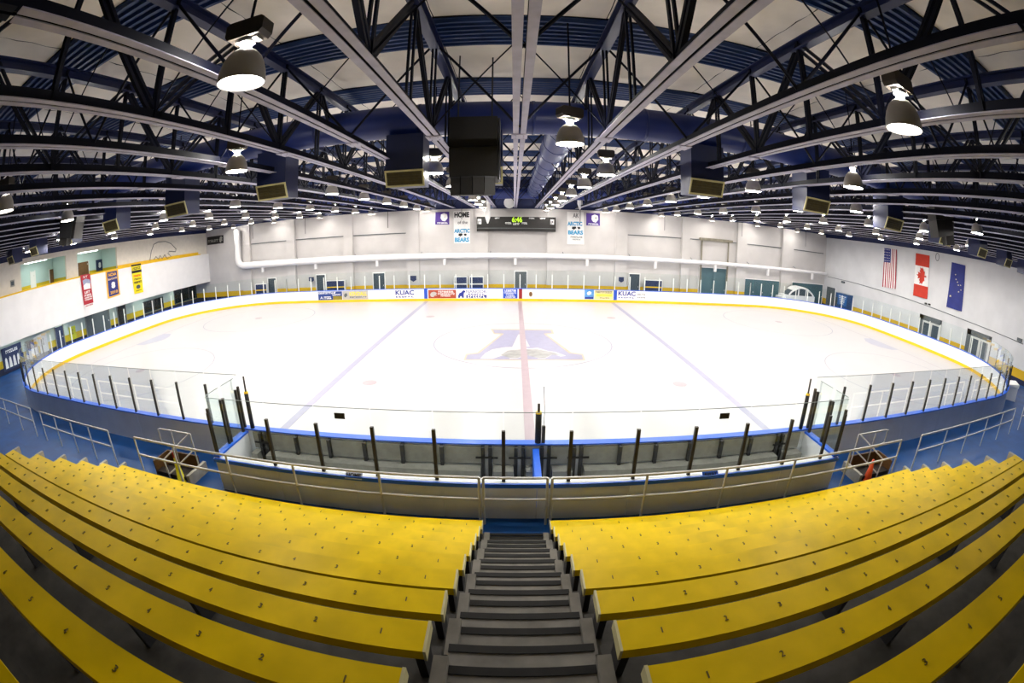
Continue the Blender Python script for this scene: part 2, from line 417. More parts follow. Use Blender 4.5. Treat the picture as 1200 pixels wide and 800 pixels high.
for i, x in enumerate(sorted(drops)):
    nm = sorted(drops)
    c = sum(1 for q in nm if q < -.4)
    lab = f'navy duct drop box with cream grille, {ORD[c-1-i]} to the left of the aisle' if x < 0 else f'navy duct drop box with cream grille, {ORD[i-c]} to the right of the aisle'
    t = thing('duct_drop', lab, 'duct', (x, DY, 6.9), 'drop boxes under the supply duct')
    w_, d_ = .5, .42
    MB().prism([(-d_, .42), (-d_, 1.4), (d_, 1.4), (d_, 0), (-d_+.18, 0)], lambda a, b, tt: (tt, a, b), -w_, w_).build('box', NAVY, t)
    o = Vector((0, -d_+.09, .21)); ey = Vector((0, -.18, .42)); nrm = Vector((0, -.42, -.18)).normalized()
    g = MB()
    fm = frame_m(o+nrm*.02, Vector((1.04, 0, 0)), ey*1.02)
    def fb(x0, x1, y0, y1, z0, z1, mbx):
        q = MB().box(x0, x1, y0, y1, z0, z1); mbx._add([fm @ Vector(v) for v in q.v], q.f)
    for a in ((-.5, -.46, -.5, .5), (.46, .5, -.5, .5), (-.46, .46, -.5, -.4), (-.46, .46, .4, .5)): fb(*a, -.02, .02, g)
    gr = g.build('grille_frame', GRILLE, t)
    g = MB(); fb(-.46, .46, -.4, .4, -.02, -.005, g); g.build('grille_back', GRILLE_D, t)
    g = MB()
    for j in range(5): fb(-.46, .46, -.34+.16*j, -.31+.16*j, -.005, .012, g)
    g.build('grille_louvre', GRILLE_D, gr)

# ------------------------------------------------------------------ speaker clusters
def speaker(x, y, zt, s, label):
    t = thing('speaker_cluster', label, 'speaker', (x, y, zt))
    MB().prism([(-.45, 0), (.45, 0), (.45, -.72), (-.4, -.72)], lambda a, b, q: (q, a, b), -.55*s, .55*s).build('upper_cabinet', DARK, t)
    MB().prism([(-.42, -.74), (.45, -.74), (.45, -1.5), (-.3, -1.42)], lambda a, b, q: (q, a, b), -.55*s, .55*s).build('lower_cabinet', DARK, t)
    n = 8
    for j in range(4):                                     # curved horn mouth of four cells
        a0, a1 = math.radians(-32+16*j), math.radians(-32+16*(j+1)-1)
        R0 = .78
        poly = [(R0*math.sin(a0), .35-R0*math.cos(a0)), (R0*math.sin(a1), .35-R0*math.cos(a1)), (.55*R0*math.sin(a1), .35-.55*R0*math.cos(a1)), (.55*R0*math.sin(a0), .35-.55*R0*math.cos(a0))]
        MB().prism(poly, lambda a, b, q: (a*1.25*s, b, q), -1.86, -1.42).build('horn_cell', DARK, t)
        MB().prism([poly[0], poly[1], (poly[1][0], poly[1][1]+.02), (poly[0][0], poly[0][1]+.02)], lambda a, b, q: (a*1.25*s, b-.006, q), -1.45, -1.43).build('horn_trim', STEELD, t)
    MB().box(.56*s, .6*s, -.3, .3, -1.5, 0).build('side_frame', STEELD, t)
    for q in (-.4*s, .4*s): MB().tube([(q, 0, 0), (q, 0, ZR-zt)], .02, 6).build('hanger', STEELD, t)
    return t
speaker(-1.42, -12.0, 8.35, 1.0, 'black loudspeaker cluster hanging just left of the aisle beam, in front of a drop box')
s = speaker(-17.2, -12.0, 8.2, 1.0, 'black loudspeaker cluster hanging near the mezzanine side'); s.rotation_euler = (math.radians(-12), 0, math.radians(-55)); s.scale = (1, 1, .82)
s = speaker(14.9, -12.0, 8.25, 1.0, 'black loudspeaker cluster hanging near the flag wall'); s.rotation_euler = (math.radians(-12), 0, math.radians(55)); s.scale = (1, 1, .82)

# ------------------------------------------------------------------ bell lights
def bell_meshes(emi, glow):
    R = .27
    prof = [(R, 0), (R*1.0, .06), (R*.97, .13), (R*.88, .22), (R*.72, .31), (R*.5, .37), (R*.3, .40), (.075, .42)]
    mb = MB(); mb.lathe(prof, n=20); mb.lathe([(r*.97, z*.97+.004) for r, z in prof][::-1], n=20); bell = mb.mesh('reflector', BELL)
    lens = MB()._add([(.262*math.cos(2*PI*j/20), .262*math.sin(2*PI*j/20), .02) for j in range(20)], [tuple(range(20))[::-1]]).mesh('lens', emi)
    neck = MB().lathe([(.09, .48), (.09, .5), (.05, .52)], n=12).box(-.12, .12, -.05, .05, .5, .53).mesh('neck', POST_W)
    gl = MB().lathe([(.075, .42), (.06, .44), (.06, .48)], n=12).mesh('neck_glow', glow)
    hm = MB().prism([(-.2, .53), (.2, .53), (.24, .58), (.24, .72), (.2, .75), (-.2, .75), (-.24, .72), (-.24, .58)], lambda a, b, q: (a, q, b), -.12, .12).mesh('ballast_box', HOUS)
    hg = MB().box(-.013, .013, -.013, .013, .75, ZR-7.36).mesh('hanger', NAVY_D)
    br = MB().box(.13, .16, -.07, .07, .5, .68).box(.1, .16, -.07, .07, .5, .53).mesh('bracket', ALU)
    return [('reflector', bell), ('lens', lens), ('neck_glow', gl), ('neck', neck), ('ballast_box', hm), ('hanger', hg), ('bracket', br)]
BELLS = bell_meshes(EMI_R, NECK_R); BELLS_S = bell_meshes(EMI_S, NECK_S); BELLS_F = bell_meshes(EMI_F, NECK_R)
def bell(x, y, z, label, group, parts):
    t = thing('bell_light', label, 'ceiling light', (x, y, z), group, rotz=random.uniform(-.5, .5)+.4)
    for n, me in parts: put(n, me, t)
ZL = 7.36
RN = ['nearest', 'second', 'third', 'fourth', 'fifth', 'sixth', 'farthest']
ci = list(range(-5, 7))
for j in range(7):
    for i in ci:
        x = -2.77+4.9*i; y = -9.75+4.04*j
        sd = f'{ORD[-i]} left of the aisle' if i <= 0 else f'{ORD[i-1]} right of the aisle'
        if abs(x) > 31.4: continue
        bell(x, y, ZL, f'bell ceiling light above the ice, {RN[j]} row from the stands, {sd}', 'bell lights over the ice', BELLS_F if j == 6 else BELLS)
def LP(px, py): p = U(px, py, 2, ZL); return p.x, p.y
for n, q in enumerate([(282, 98), (1060, 152), (6, 248)]):
    bell(*LP(*q), ZL, ['large bell light at upper left with bright lens, nearest of all', 'large bell light at upper right with bright lens above the stands', 'bell light cut by the left picture edge above the stands'][n], 'bell lights over the stands', BELLS_S)
for n, q in enumerate([(18.4, 293), (96.6, 257), (277, 201), (668, 169), (1000, 220), (1142.4, 273), (1199, 304)]):
    x, y = LP(*q)
    bell(x, -13.9 if abs(x) > 10 else y, ZL, f'bell light in the staggered row above the players bench, {ORD[n]} from the left', 'bell lights over the players bench', BELLS)
for i, x in enumerate((11.6, 19.0, -18.5)): bell(x, -18.9, ZL, f'bell light above the outer stands, {["right of the large right one", "last on the right", "last on the left"][i]}', 'bell lights over the stands', BELLS_S)

# ================================================================== ice
ice = thing('ice_sheet', 'white sheet of rink ice filling the middle of the hall', 'ice', (0, 0, 0))
ring = [perim(LT*i/160, 0) for i in range(160)]
MB()._add([(*p, 0) for p in ring]+[(*p, -.04) for p in ring], [tuple(range(160))[::-1]]+[(i, (i+1) % 160, 160+(i+1) % 160, 160+i) for i in range(160)]).build('ice_surface', ICE, ice)
B(-.15, .15, -HY, HY, -.01, .011).build('centre_line', PINK, ice)
for s in (-1, 1):
    B(s*BLX-.15, s*BLX+.15, -HY, HY, -.01, .003).build('blue_line', LAV, ice)
    B(s*(HX-3.6)-.03, s*(HX-3.6)+.03, -11.2, 11.2, -.01, .002).build('goal_line', PINK, ice)
    gx = s*(HX-3.6)
    MB().prism([(gx, -1.6), (gx-s*.9, -1.6), (gx-s*1.5, -.8), (gx-s*1.7, 0), (gx-s*1.5, .8), (gx-s*.9, 1.6), (gx, 1.6)], lambda a, b, t: (a, b, t), -.01, .003).build('goal_crease', mat('ice_crease', '#a2a3b4', .3, var=.02), ice)
def ringmesh(cx, cy, R, wd, m, name, n=64):
    mb = MB(); vs = []
    for i in range(n):
        a = 2*PI*i/n
        for r in (R-wd/2, R+wd/2): vs.append((cx+r*math.cos(a), cy+r*math.sin(a), .003))
    mb._add(vs, [(2*i, 2*i+1, (2*i+3) % (2*n), (2*i+2) % (2*n)) for i in range(n)])
    return mb.build(name, m, ice)
ringmesh(0, 0, 4.57, .07, PALEB, 'centre_circle')
for sx in (-1, 1):
    for sy in (-1, 1):
        ringmesh(sx*(HX-9.7), sy*6.7, 4.57, .05, PALEB, 'face_off_circle')
        for cx in (BLX-1.5, HX-9.7):
            MB().prism([(sx*cx+.3*math.cos(q*PI/8), sy*6.7+.3*math.sin(q*PI/8)) for q in range(16)], lambda a, b, t: (a, b, t), -.01, .003).build('face_off_dot', PINK, ice)
def icepoly(pts, m, name, z):
    q = [U(400+a/3, 240+b/3, 2, z) for a, b in pts]
    return MB()._add([(p.x, p.y, z) for p in q], [tuple(range(len(q)))[::-1]]).build(name, m, ice)
icepoly([(525, 436), (742, 438), (748, 453), (722, 455), (808, 518), (850, 524), (858, 546), (430, 546), (438, 524), (478, 519), (562, 455), (536, 453)], PALEGOLD, 'logo_outline', .005)
icepoly([(532, 439), (736, 441), (740, 450), (710, 452), (800, 521), (845, 527), (850, 543), (437, 543), (443, 527), (484, 522), (572, 452), (540, 450)], LAV, 'logo_letter', .007)
icepoly([(488, 540), (505, 522), (530, 508), (575, 500), (628, 498), (660, 504), (690, 502), (730, 514), (752, 516), (790, 530), (772, 533), (745, 524), (716, 540), (690, 540), (690, 530), (650, 528), (618, 540), (590, 541), (598, 530), (560, 531), (530, 541)], ICE, 'logo_bear', .009)

icepoly([(600, 500), (622, 455), (640, 455), (662, 498)], ICE, 'logo_counter', .0085)
icepoly([(560, 528), (585, 512), (640, 507), (690, 508), (745, 518), (770, 528), (740, 526), (716, 538), (690, 538), (650, 527), (618, 538), (596, 538)], mat('ice_grey', '#9a9a98', .3, var=.12, scale=3), 'logo_bear_body', .0095)

# ================================================================== boards
bd = thing('rink_boards', 'white rink boards with yellow kick plate and blue cap round the ice', 'boards')
NP = 64
for i in range(NP):
    s0, s1 = LT*i/NP+.006, LT*(i+1)/NP-.006
    mb = strip(MB(), s0, s1, 0, .15, .0, BH)
    me = mb.mesh('board_panel', [BOARD])
    put('board_panel', me, bd)
strip(MB(), 0, LT, -.012, 0, .0, .2, .6)
kp = MB(); cp = MB()
for a, b in ((0, SA), (SA, SA+SC), (SA+SC, SA+SC+SB), (SA+SC+SB, SA+2*SC+SB), (SA+2*SC+SB, 3*SA+2*SC+SB), (3*SA+2*SC+SB, 3*SA+3*SC+SB), (3*SA+3*SC+SB, 3*SA+3*SC+2*SB), (3*SA+3*SC+2*SB, 3*SA+4*SC+2*SB), (3*SA+4*SC+2*SB, LT)):
    strip(MB(), a, b, -.014, -.001, .0, .2).build('kick_plate', KICK, bd)
    strip(MB(), a, b, -.03, .19, BH, BH+.035).build('cap_rail', BLUE, bd)

# glass screens on the boards
EDGE = mat('glass_edge', '#7f8c88', .4, var=0)
POST_BACKLIT = MB().box(-.03, .03, -.03, .03, 0, 1.12).box(-.012, .012, .03, .04, 0, 1.12).mesh('post', POST_D)
POSTW = MB().box(-.035, .035, -.03, .03, 0, 1.12).mesh('post', POST_W)
def screen(label, s0, s1, dark, top=2.45, step=1.2):
    t = thing('glass_screen', label, 'glass screen', (*perim((s0+s1)/2, .08), BH+.035), 'clear glass screens on the boards')
    n = max(1, round((s1-s0)/step)); L = t.location.copy()
    for i in range(n+1):
        s = s0+(s1-s0)*i/n; p = perim(s, .1); q = perim(s, .2); a = math.atan2(q[1]-p[1], q[0]-p[0])
        dk = dark(s) if callable(dark) else dark
        put('post', POST_BACKLIT if dk else POSTW, t, loc=(p[0]-L.x, p[1]-L.y, 0), rot=(0, 0, a-PI/2))
        if i < n:
            mb = strip(MB(), s+.02, s+(s1-s0)/n-.02, .055, .067, BH+.036, top, .6)
            mb.v = [(v[0]-L.x, v[1]-L.y, v[2]-L.z) for v in mb.v]
            pn = mb.build('glass_pane', GLASS, t)
            if dk:
                mb = strip(MB(), s+.02, s+(s1-s0)/n-.02, .053, .069, top, top+.012, .6); mb.v = [(v[0]-L.x, v[1]-L.y, v[2]-L.z) for v in mb.v]; mb.build('pane_edge', EDGE, pn)
    return t
XB = 7.45
FS0 = SA+2*SC+SB
screen('glass screen on the near boards left of the players bench', XB, SA, True)
screen('glass screen bending round the left end of the rink', SA, SA+SC+SB+SC, lambda s: s < SA+SC*.75)
screen('long low glass screen on the far boards in front of the scoreboard wall', FS0, FS0+2*SA, False, 2.5, 1.3)
screen('glass screen bending round the right end of the rink below the flags', FS0+2*SA, FS0+2*SA+2*SC+SB, lambda s: s > FS0+2*SA+SC*1.3+SB)
screen('glass screen on the near boards right of the players bench', LT-SA, LT-XB, True)

# adverts and markers on the inside of the far boards
YA = HY-.002
def far_rect(px0, py0, px1, py1, Y):
    a, b = U(px0, (py0+py1)/2, 1, Y), U(px1, (py0+py1)/2, 1, Y)
    t, c = U((px0+px1)/2, py0, 1, Y), U((px0+px1)/2, py1, 1, Y)
    return a.x, b.x, c.z, t.z
def advert(name, label, cat, px, m, lines=(), Y=YA, th=.008, zclip=None, group=None):
    x0, x1, z0, z1 = far_rect(*px, Y)
    if zclip: z0, z1 = max(z0, zclip[0]), min(z1, zclip[1])
    t = thing(name, label, cat, ((x0+x1)/2, Y-th/2, z0), group); w_, h_ = x1-x0, z1-z0
    B(-w_/2, w_/2, -th/2, th/2, 0, h_).build('board', m, t)
    for (u0, v0, u1, v1, body, mm, *bo) in lines:          # u right, v up, 0..1
        o = Vector(((u0+u1)/2*w_-w_/2, -th/2-.004, (v0+v1)/2*h_)); ex = Vector(((u1-u0)*w_, 0, 0)); ey = Vector((0, 0, (v1-v0)*h_))
        if body is None: MB().box(u0*w_-w_/2, u1*w_-w_/2, -th/2-.005, -th/2, v0*h_, v1*h_).build('colour_patch', mm, t)
        elif isinstance(body, list): MB().prism(body, lambda a, b, q: (u0*w_-w_/2+a*(u1-u0)*w_, q, v0*h_+b*(v1-v0)*h_), -th/2-.006, -th/2).build('emblem', mm, t)
        else: text(body, mm, t, o, ex, ey, bold=bo[0] if bo else 0)
    return t
AN = mat('ad_navy', '#22408a', .5, var=.1); AG = mat('ad_grey', '#b9b4b0', .5, var=.05); AB = mat('ad_brown', '#a8442c', .5, var=.05); ABL = mat('ad_blue', '#1f4fc0', .5, var=.05)
AY = mat('ad_cream', '#efdc9c', .5, var=.05); ALB = mat('ad_sky', '#5a9ad8', .5, var=.15, scale=6); AW = mat('ad_white', '#f0eef0', .5, var=.01); OLIVE = mat('ad_olive', '#8a7a18', .5, var=.1); MAROON = mat('ad_maroon', '#8c1420', .5, var=.05)
ZC = (.22, .99)
BEAR = [(0, 0), (.05, .35), (.2, .62), (.45, .72), (.62, .9), (.8, 1), (.98, .88), (1, .74), (.82, .66), (.78, .4), (.8, 0), (.55, 0), (.5, .22), (.3, .2), (.28, 0)]
BLOB = [(.1, .1), (0, .5), (.2, .85), (.6, 1), (1, .7), (.8, .55), (1, .3), (.6, .25), (.5, 0)]
advert('board_advert', 'navy advert with olive corner at the left of the far board adverts', 'advert', (373, 341.5, 401, 351.5), AN, [(.02, .72, .75, .95, '~14', WHT), (.6, .5, .95, .68, '~5', WHT), (.08, .12, .2, .42, 'A', WHT), (.24, .12, .55, .42, '~6', WHT), (.62, 0, 1, .45, None, OLIVE)], zclip=ZC)
advert('board_advert', 'grey advert reading KENDALL in yellow on the far boards', 'advert', (401.5, 340.5, 431.5, 351), AG, [(.06, .25, .2, .75, BLOB, GREYD), (.28, .42, .95, .86, 'KENDALL', mat('ink_yellow', '#f4d800', .5, var=0), .02), (.28, .2, .95, .34, '~9', GREYD)], zclip=ZC)
advert('board_advert', 'white KUAC advert left of the left blue line marker', 'advert', (462, 339, 488, 350.5), AW, [(.06, .4, .9, .92, 'KUAC', INKB, .03), (.06, .12, .9, .28, '~6', INKB)], zclip=ZC)
advert('line_marker', 'blue line marker on the far boards, left one', 'marker', (497, 337.5, 501, 354), ABL, [], zclip=(.0, .995))
advert('board_advert', 'brown-red advert with white lettering and a grey animal emblem', 'advert', (502, 339.5, 534.5, 350), AB, [(.06, .15, .32, .8, BLOB, AG), (.36, .68, .92, .88, '~9', WHT), (.34, .42, .95, .6, '~12', WHT), (.45, .22, .8, .36, '~9', WHT)], zclip=ZC)
advert('board_advert', 'white NANOOK advert with blue sitting bear and phone number', 'advert', (536, 339.3, 571, 350.5), AW, [(.02, .05, .27, .95, BEAR, INKB), (.3, .62, .98, .95, 'NANOOK', INKB), (.36, .42, .92, .56, '~6', INKB), (.3, .04, .98, .38, None, INKB), (.34, .08, .94, .34, '~7', WHT)], zclip=ZC)
advert('board_advert', 'bright blue advert beside the red centre marker', 'advert', (589.5, 338.5, 606.5, 350.5), ABL, [(.1, .72, .9, .95, '~8', WHT), (.08, .5, .92, .64, '~12', WHT), (.2, .28, .8, .42, '~6', WHT), (.15, .08, .85, .2, '~8', WHT)], zclip=ZC)
advert('line_marker', 'dark red centre line marker on the far boards', 'marker', (608, 337.5, 612, 354), MAROON, [], zclip=(.0, .995))
advert('board_advert', 'pale advert with a small round brown emblem right of the centre marker', 'advert', (613.5, 339.5, 630, 350), AW, [(.38, .2, .64, .8, [(.5+.5*math.cos(a*PI/6), .5+.5*math.sin(a*PI/6)) for a in range(12)], mat('ad_tan', '#a07a52', .5)), (.46, .35, .56, .65, [(0, 0), (1, 0), (1, 1), (0, 1)], RED)], zclip=ZC)
advert('board_advert', 'sky blue picture advert on the right far boards', 'advert', (685, 339.5, 696, 350.5), ALB, [(.25, .45, .75, .85, BLOB, WHT), (.05, .05, .95, .25, None, INKB)], zclip=ZC)
advert('board_advert', 'cream and yellow advert left of the right blue line marker', 'advert', (696.5, 340, 718.5, 350.5), AY, [(.05, .68, .95, .92, '~13', GREYD), (.1, .3, .95, .6, None, mat('ad_yellow', '#f4d654', .5)), (.3, .08, .8, .2, '~8', GREYD)], zclip=ZC)
advert('line_marker', 'blue line marker on the far boards, right one', 'marker', (719, 337.5, 723, 354.5), ABL, [], zclip=(.0, .995))
advert('board_advert', 'white KUAC advert right of the right blue line marker', 'advert', (723.5, 340, 757, 351), AW, [(.03, .42, .63, .95, 'KUAC', INKB, .03), (.03, .14, .6, .28, '~6', INKB), (.7, .55, .98, .7, '~6', GREYD), (.7, .2, .98, .35, '~5', GREYD)], zclip=ZC)

# ================================================================== players bench box
YW, ZW = -15.05, .88
pb = thing('players_bench_box', 'white walled players bench box with blue cap between the railing and the ice', 'bench box', (0, -14.3, FZ))
def PB(x0, x1, y0, y1, z0, z1, name, m): return B(x0, x1, y0+14.3, y1+14.3, z0-FZ, z1-FZ).build(name, m, pb)
xs = [-7.45+14.9*i/8 for i in range(9)]
for a, b in zip(xs, xs[1:]): PB(a+.006, b-.006, YW, YW+.1, FZ, ZW, 'rear_panel', BOARD_OUT)
PB(-7.5, 7.5, YW-.02, YW+.03, ZW-.06, ZW+.03, 'rear_cap', BLUE)
PB(-7.5, 7.5, YW+.03, YW+.2, ZW, ZW+.03, 'rear_shelf', BOARD)
for s in (-1, 1):
    PB(*sorted((s*7.35, s*7.45)), YW+.1, -HY-.16, FZ, ZW+.05, 'end_panel', BOARD)
    PB(*sorted((s*7.31, s*7.5)), YW+.03, -HY-.19, ZW+.05, ZW+.1, 'end_cap', BLUE)
PB(-.04, .1, YW+.2, -HY-.19, FZ, ZW+.05, 'divider', BLUE)
PB(-7.3, 7.3, YW+.12, -HY-.17, FZ, FZ+.14, 'bench_floor', GREYP)
gates = [U(px, 545, 1, -HY-.2).x for px in (308, 571, 609, 639, 676, 910)]
gates[0] = U(312, 525, 1, -HY-.2).x; gates[-1] = U(912, 520, 1, -HY-.2).x
seg = [-7.3]+sorted(gates)+[7.3]
for a, b in zip(seg, seg[1:]):
    if b-a < .3: continue
    PB(a+.14, b-.14, -13.86, -HY-.2, FZ+.14, FZ+.44, 'step_pad', GREYP)
    n = max(1, round((b-a)/.95))
    for i in range(n):
        x0 = a+.1+(b-a-.2)*i/n; x1 = a+.1+(b-a-.2)*(i+1)/n
        PB(x0+.03, x1-.03, -HY-.2, -HY-.16, .52, .96, 'back_panel', GREYP)
        if i: PB(x0-.04, x0+.04, -HY-.3, -HY-.16, .5, .98, 'bracket', STEELD)
for g in gates:
    for q in (-.1, .06): PB(g+q-.03, g+q+.05, -HY-.28, -HY-.16, FZ+.1, .98, 'gate_post', STEELD)
    PB(g-.25, g+.25, -HY-.32, -HY-.29, .72, .76, 'gate_latch', DARK)
# glass behind the bench
t = thing('glass_screen', 'glass screen with short posts behind the players bench, nearest the stands', 'glass screen', (0, YW+.1, ZW), 'clear glass screens on the boards')
px_ = [U(p, 560, 1, YW).x for p in (511, 590, 667, 743)]
pxs = [px_[0]-1.235*i for i in range(5, 0, -1)]+px_+[px_[-1]+1.235*i for i in range(1, 6)]
pxs = [x for x in pxs if abs(x) < 7.42]
pxs = [-7.42]+[x for x in pxs if x > -6.9 and x < 6.9]+[7.42]
PBD = MB().box(-.035, .035, -.03, .03, 0, 1.15).mesh('post', POST_D)
for i, x in enumerate(pxs):
    put('post', PBD, t, loc=(x, 0, 0))
    if i < len(pxs)-1: pn = B(x+.012, pxs[i+1]-.012, -.006, .006, .03, 1.52).build('glass_pane', GLASS, t); B(x+.012, pxs[i+1]-.012, -.007, .007, 1.52, 1.531).build('pane_edge', EDGE, pn)
for px, lab in ((398, 'small black plate on the bench glass, left one'), (849, 'small black plate on the bench glass, right one')):
    c = U(px, 487, 1, YW+.09)
    q = tag(B(-.11, .11, -.02, .0, -.06, .06).build('glass_plate', DARK), lab, 'plate'); q.location = (c.x, YW+.093, c.z)
for s in (-1, 1):
    t = thing('glass_screen', f'glass screen across the {"left" if s < 0 else "right"} end of the players bench', 'glass screen', (s*7.42, -14.25, ZW+.1), 'clear glass screens on the boards')
    for y in (-.68, -.1, .0, .62): put('post', PBD, t, loc=(0, y, 0))
    for a, b in ((-.65, -.13), (.03, .59)): pn = B(-.006, .006, a, b, .0, 1.45).build('glass_pane', GLASS, t); B(-.007, .007, a, b, 1.45, 1.462).build('pane_edge', EDGE, pn)
    q = thing('padded_post', f'black padded post with yellow tip at the {"left" if s < 0 else "right"} end of the bench glass', 'post', (s*7.2, -HY-.1, BH+.035))
    MB().lathe([(0, 0), (.06, 0), (.06, .95), (0, .95)], n=10).build('pad', DARK, q); MB().lathe([(.061, .95), (.061, 1.0), (0, 1.0)], n=10).build('tip', KICK, q)
    MB().lathe([(0, 1.0), (.025, 1.0), (.025, 1.4), (0, 1.4)], n=8).build('tube', POST_D, q)
q = thing('centre_pole', 'dark pole with thin aerial on the near boards by the red line', 'pole', (.08, -HY-.1, BH+.035))
MB().lathe([(0, 0), (.07, 0), (.07, .72), (0, .72)], n=10).build('pad', DARK, q); MB().lathe([(.071, .72), (.071, .76), (0, .76)], n=10).build('tip', KICK, q)
MB().lathe([(0, .76), (.03, .76), (.03, .95), (0, .95)], n=8).build('tube', POST_D, q)
MB().box(.08, .16, -.03, .03, 0, .42).build('bracket', POST_D, q); MB().tube([(.12, 0, .4), (.13, 0, .75), (.1, 0, 1.35)], .008, 5).build('aerial', DARK, q)
for px, body, m0, lab, pyc in ((413, 'HOME', mat('sign_pale', '#c6cfe6', .5), 'pale HOME sign on the cap behind the left players bench', 556), (834, 'AWAY', BLUE, 'blue AWAY sign on the cap behind the right players bench', 556)):
    c = U(px, pyc, 1, YW-.03); t = thing('bench_sign', lab, 'sign', (c.x, YW-.03, ZW-.02)); t.rotation_euler = (math.radians(-50), 0, 0)
    B(-.19, .19, -.008, .004, 0, .15).build('plate', m0, t); text(body, BLK, t, (0, -.013, .085), (.32, 0, 0), (0, 0, .09), bold=.03)

# ================================================================== railings
def railing(label, pts, posts, top=1.17, mid=.67, r=.029, base=FZ):
    t = thing('railing', label, 'railing', (pts[0][0], pts[0][1], base)); O = Vector(t.location)
    for z, n in ((top, 'top_rail'), (mid, 'mid_rail')):
        MB().tube([Vector((p[0], p[1], z))-O for p in pts], r, 8).build(n, ALU, t)
    for p in posts: MB().tube([Vector((p[0], p[1], base))-O, Vector((p[0], p[1], top))-O], r, 8).build('post', ALU, t)
    return t
YR = -15.25
def rx(px, py): return U(px, py, 1, YR).x
railing('long steel railing left of the aisle in front of the yellow benches', [(-10.42, YR), (-1.12, YR)], [(x, YR) for x in (-10.42, -8.75, -6.9, -5.05, -3.1, -1.12)])
railing('short steel gate rail across the foot of the aisle', [(-1.04, YR), (.18, YR)], [(-1.04, YR), (.18, YR)], r=.027)
railing('long steel railing right of the aisle in front of the yellow benches', [(.27, YR), (9.95, YR)], [(x, YR) for x in (.27, 2.15, 3.95, 5.8, 7.7, 9.95)])
railing('steel railing on the blue floor left of the stands', [(-17.15, YR), (-11.82, YR)], [(x, YR) for x in (-17.15, -15.75, -14.4, -13.1, -11.82)])
railing('steel railing cut by the left picture edge', [(-24, YR), (-18.2, YR)], [(x, YR) for x in (-24, -22, -20, -18.2)])
railing('steel railing on the blue floor right of the stands', [(11.08, YR), (19.9, YR)], [(x, YR) for x in (11.08, 12.8, 14.6, 16.4, 18.2, 19.9)])
railing('steel railing cut by the right picture edge', [(21.3, YR), (27, YR)], [(x, YR) for x in (21.3, 23.2, 25.1, 27)])
for s, nm in ((-1, 'left'), (1, 'right')):
    t = thing('stair_rail', f'bent steel handrail round the stair opening on the {nm} behind the bench box', 'railing', (s*9.3, -14.5, FZ))
    X = lambda a: s*(a-9.3)
    MB().tube([(X(10.05), .0, .72), (X(10.08), .02, 1.08), (X(9.95), .02, 1.1), (X(8.7), .02, 1.1)], .022, 8).build('top_rail', ALU, t)
    MB().tube([(X(10.05), .0, .72), (X(9.8), .02, .6), (X(8.7), .02, .6)], .022, 8).build('mid_rail', ALU, t)
    for x in (9.5, 8.7): MB().tube([(X(x), .02, 0), (X(x), .02, 1.1)], .022, 8).build('post', ALU, t)
    MB().tube([(X(8.75), .0, 1.1), (X(9.45), -.62, .55)], .022, 8).build('sloping_rail', ALU, t)
    MB().tube([(X(8.75), .0, .62), (X(9.4), -.62, .12)], .022, 8).build('sloping_rail', ALU, t)
    MB().tube([(X(9.45), -.62, .55), (X(9.4), -.62, 0)], .022, 8).build('post', ALU, t)
    MB().box(*sorted((X(8.45), X(8.55))), -.75, .1, 0, .3).build('kerb_plate', CONC_L, t)
    p = thing('stair_pit', f'dark brown stair opening by the {nm} stair handrail', 'stairs', (s*9.35, -14.75, FZ))
    MB().box(-.62, .62, .33, .38, 0, .42).build('back_board', BROWN, p); MB().box(*sorted((s*.62, s*.66)), -.35, .38, 0, .42).build('side_board', BROWN, p)
    for i in range(3): MB().box(-.6, .6, -.35, .3-.2*i, .01+.04*i, .05+.04*i).build('tread', mat('stair_dark', '#2a1f1a', .8), p)
# cones
c = thing('wet_floor_cone', 'tall yellow floor cone with red tip by the left stair opening', 'cone', (-8.93, -15.12, FZ))
MB().lathe([(.16, 0), (.16, .03), (.12, .04), (.045, .7), (.04, .72)], n=14).build('cone_body', mat('cone_yellow', '#e8dc1c', .5), c); MB().lathe([(.045, .7), (.05, .8), (.03, .86), (0, .86)], n=12).build('tip', RED, c)
c = thing('traffic_cone', 'orange traffic cone by the right stair opening', 'cone', (8.98, -15.12, FZ))
B(-.17, .17, -.17, .17, 0, .035).build('base', ORANGE, c); MB().lathe([(.13, .035), (.035, .62), (0, .62)], n=14).build('cone_body', ORANGE, c)
# white bin at the right end of the boards
c = thing('white_bin', 'white lidded crate against the right end of the boards', 'crate', (26.4, -12.1, FZ), rotz=.7)
B(-.5, .5, -.4, .4, 0, .75).build('body', BOARD, c); MB().prism([(-.45, .76), (.45, .76), (.45, .84), (-.45, .95)], lambda a, b, t: (t, a, b), -.55, .55).build('lid', WHITE, c)

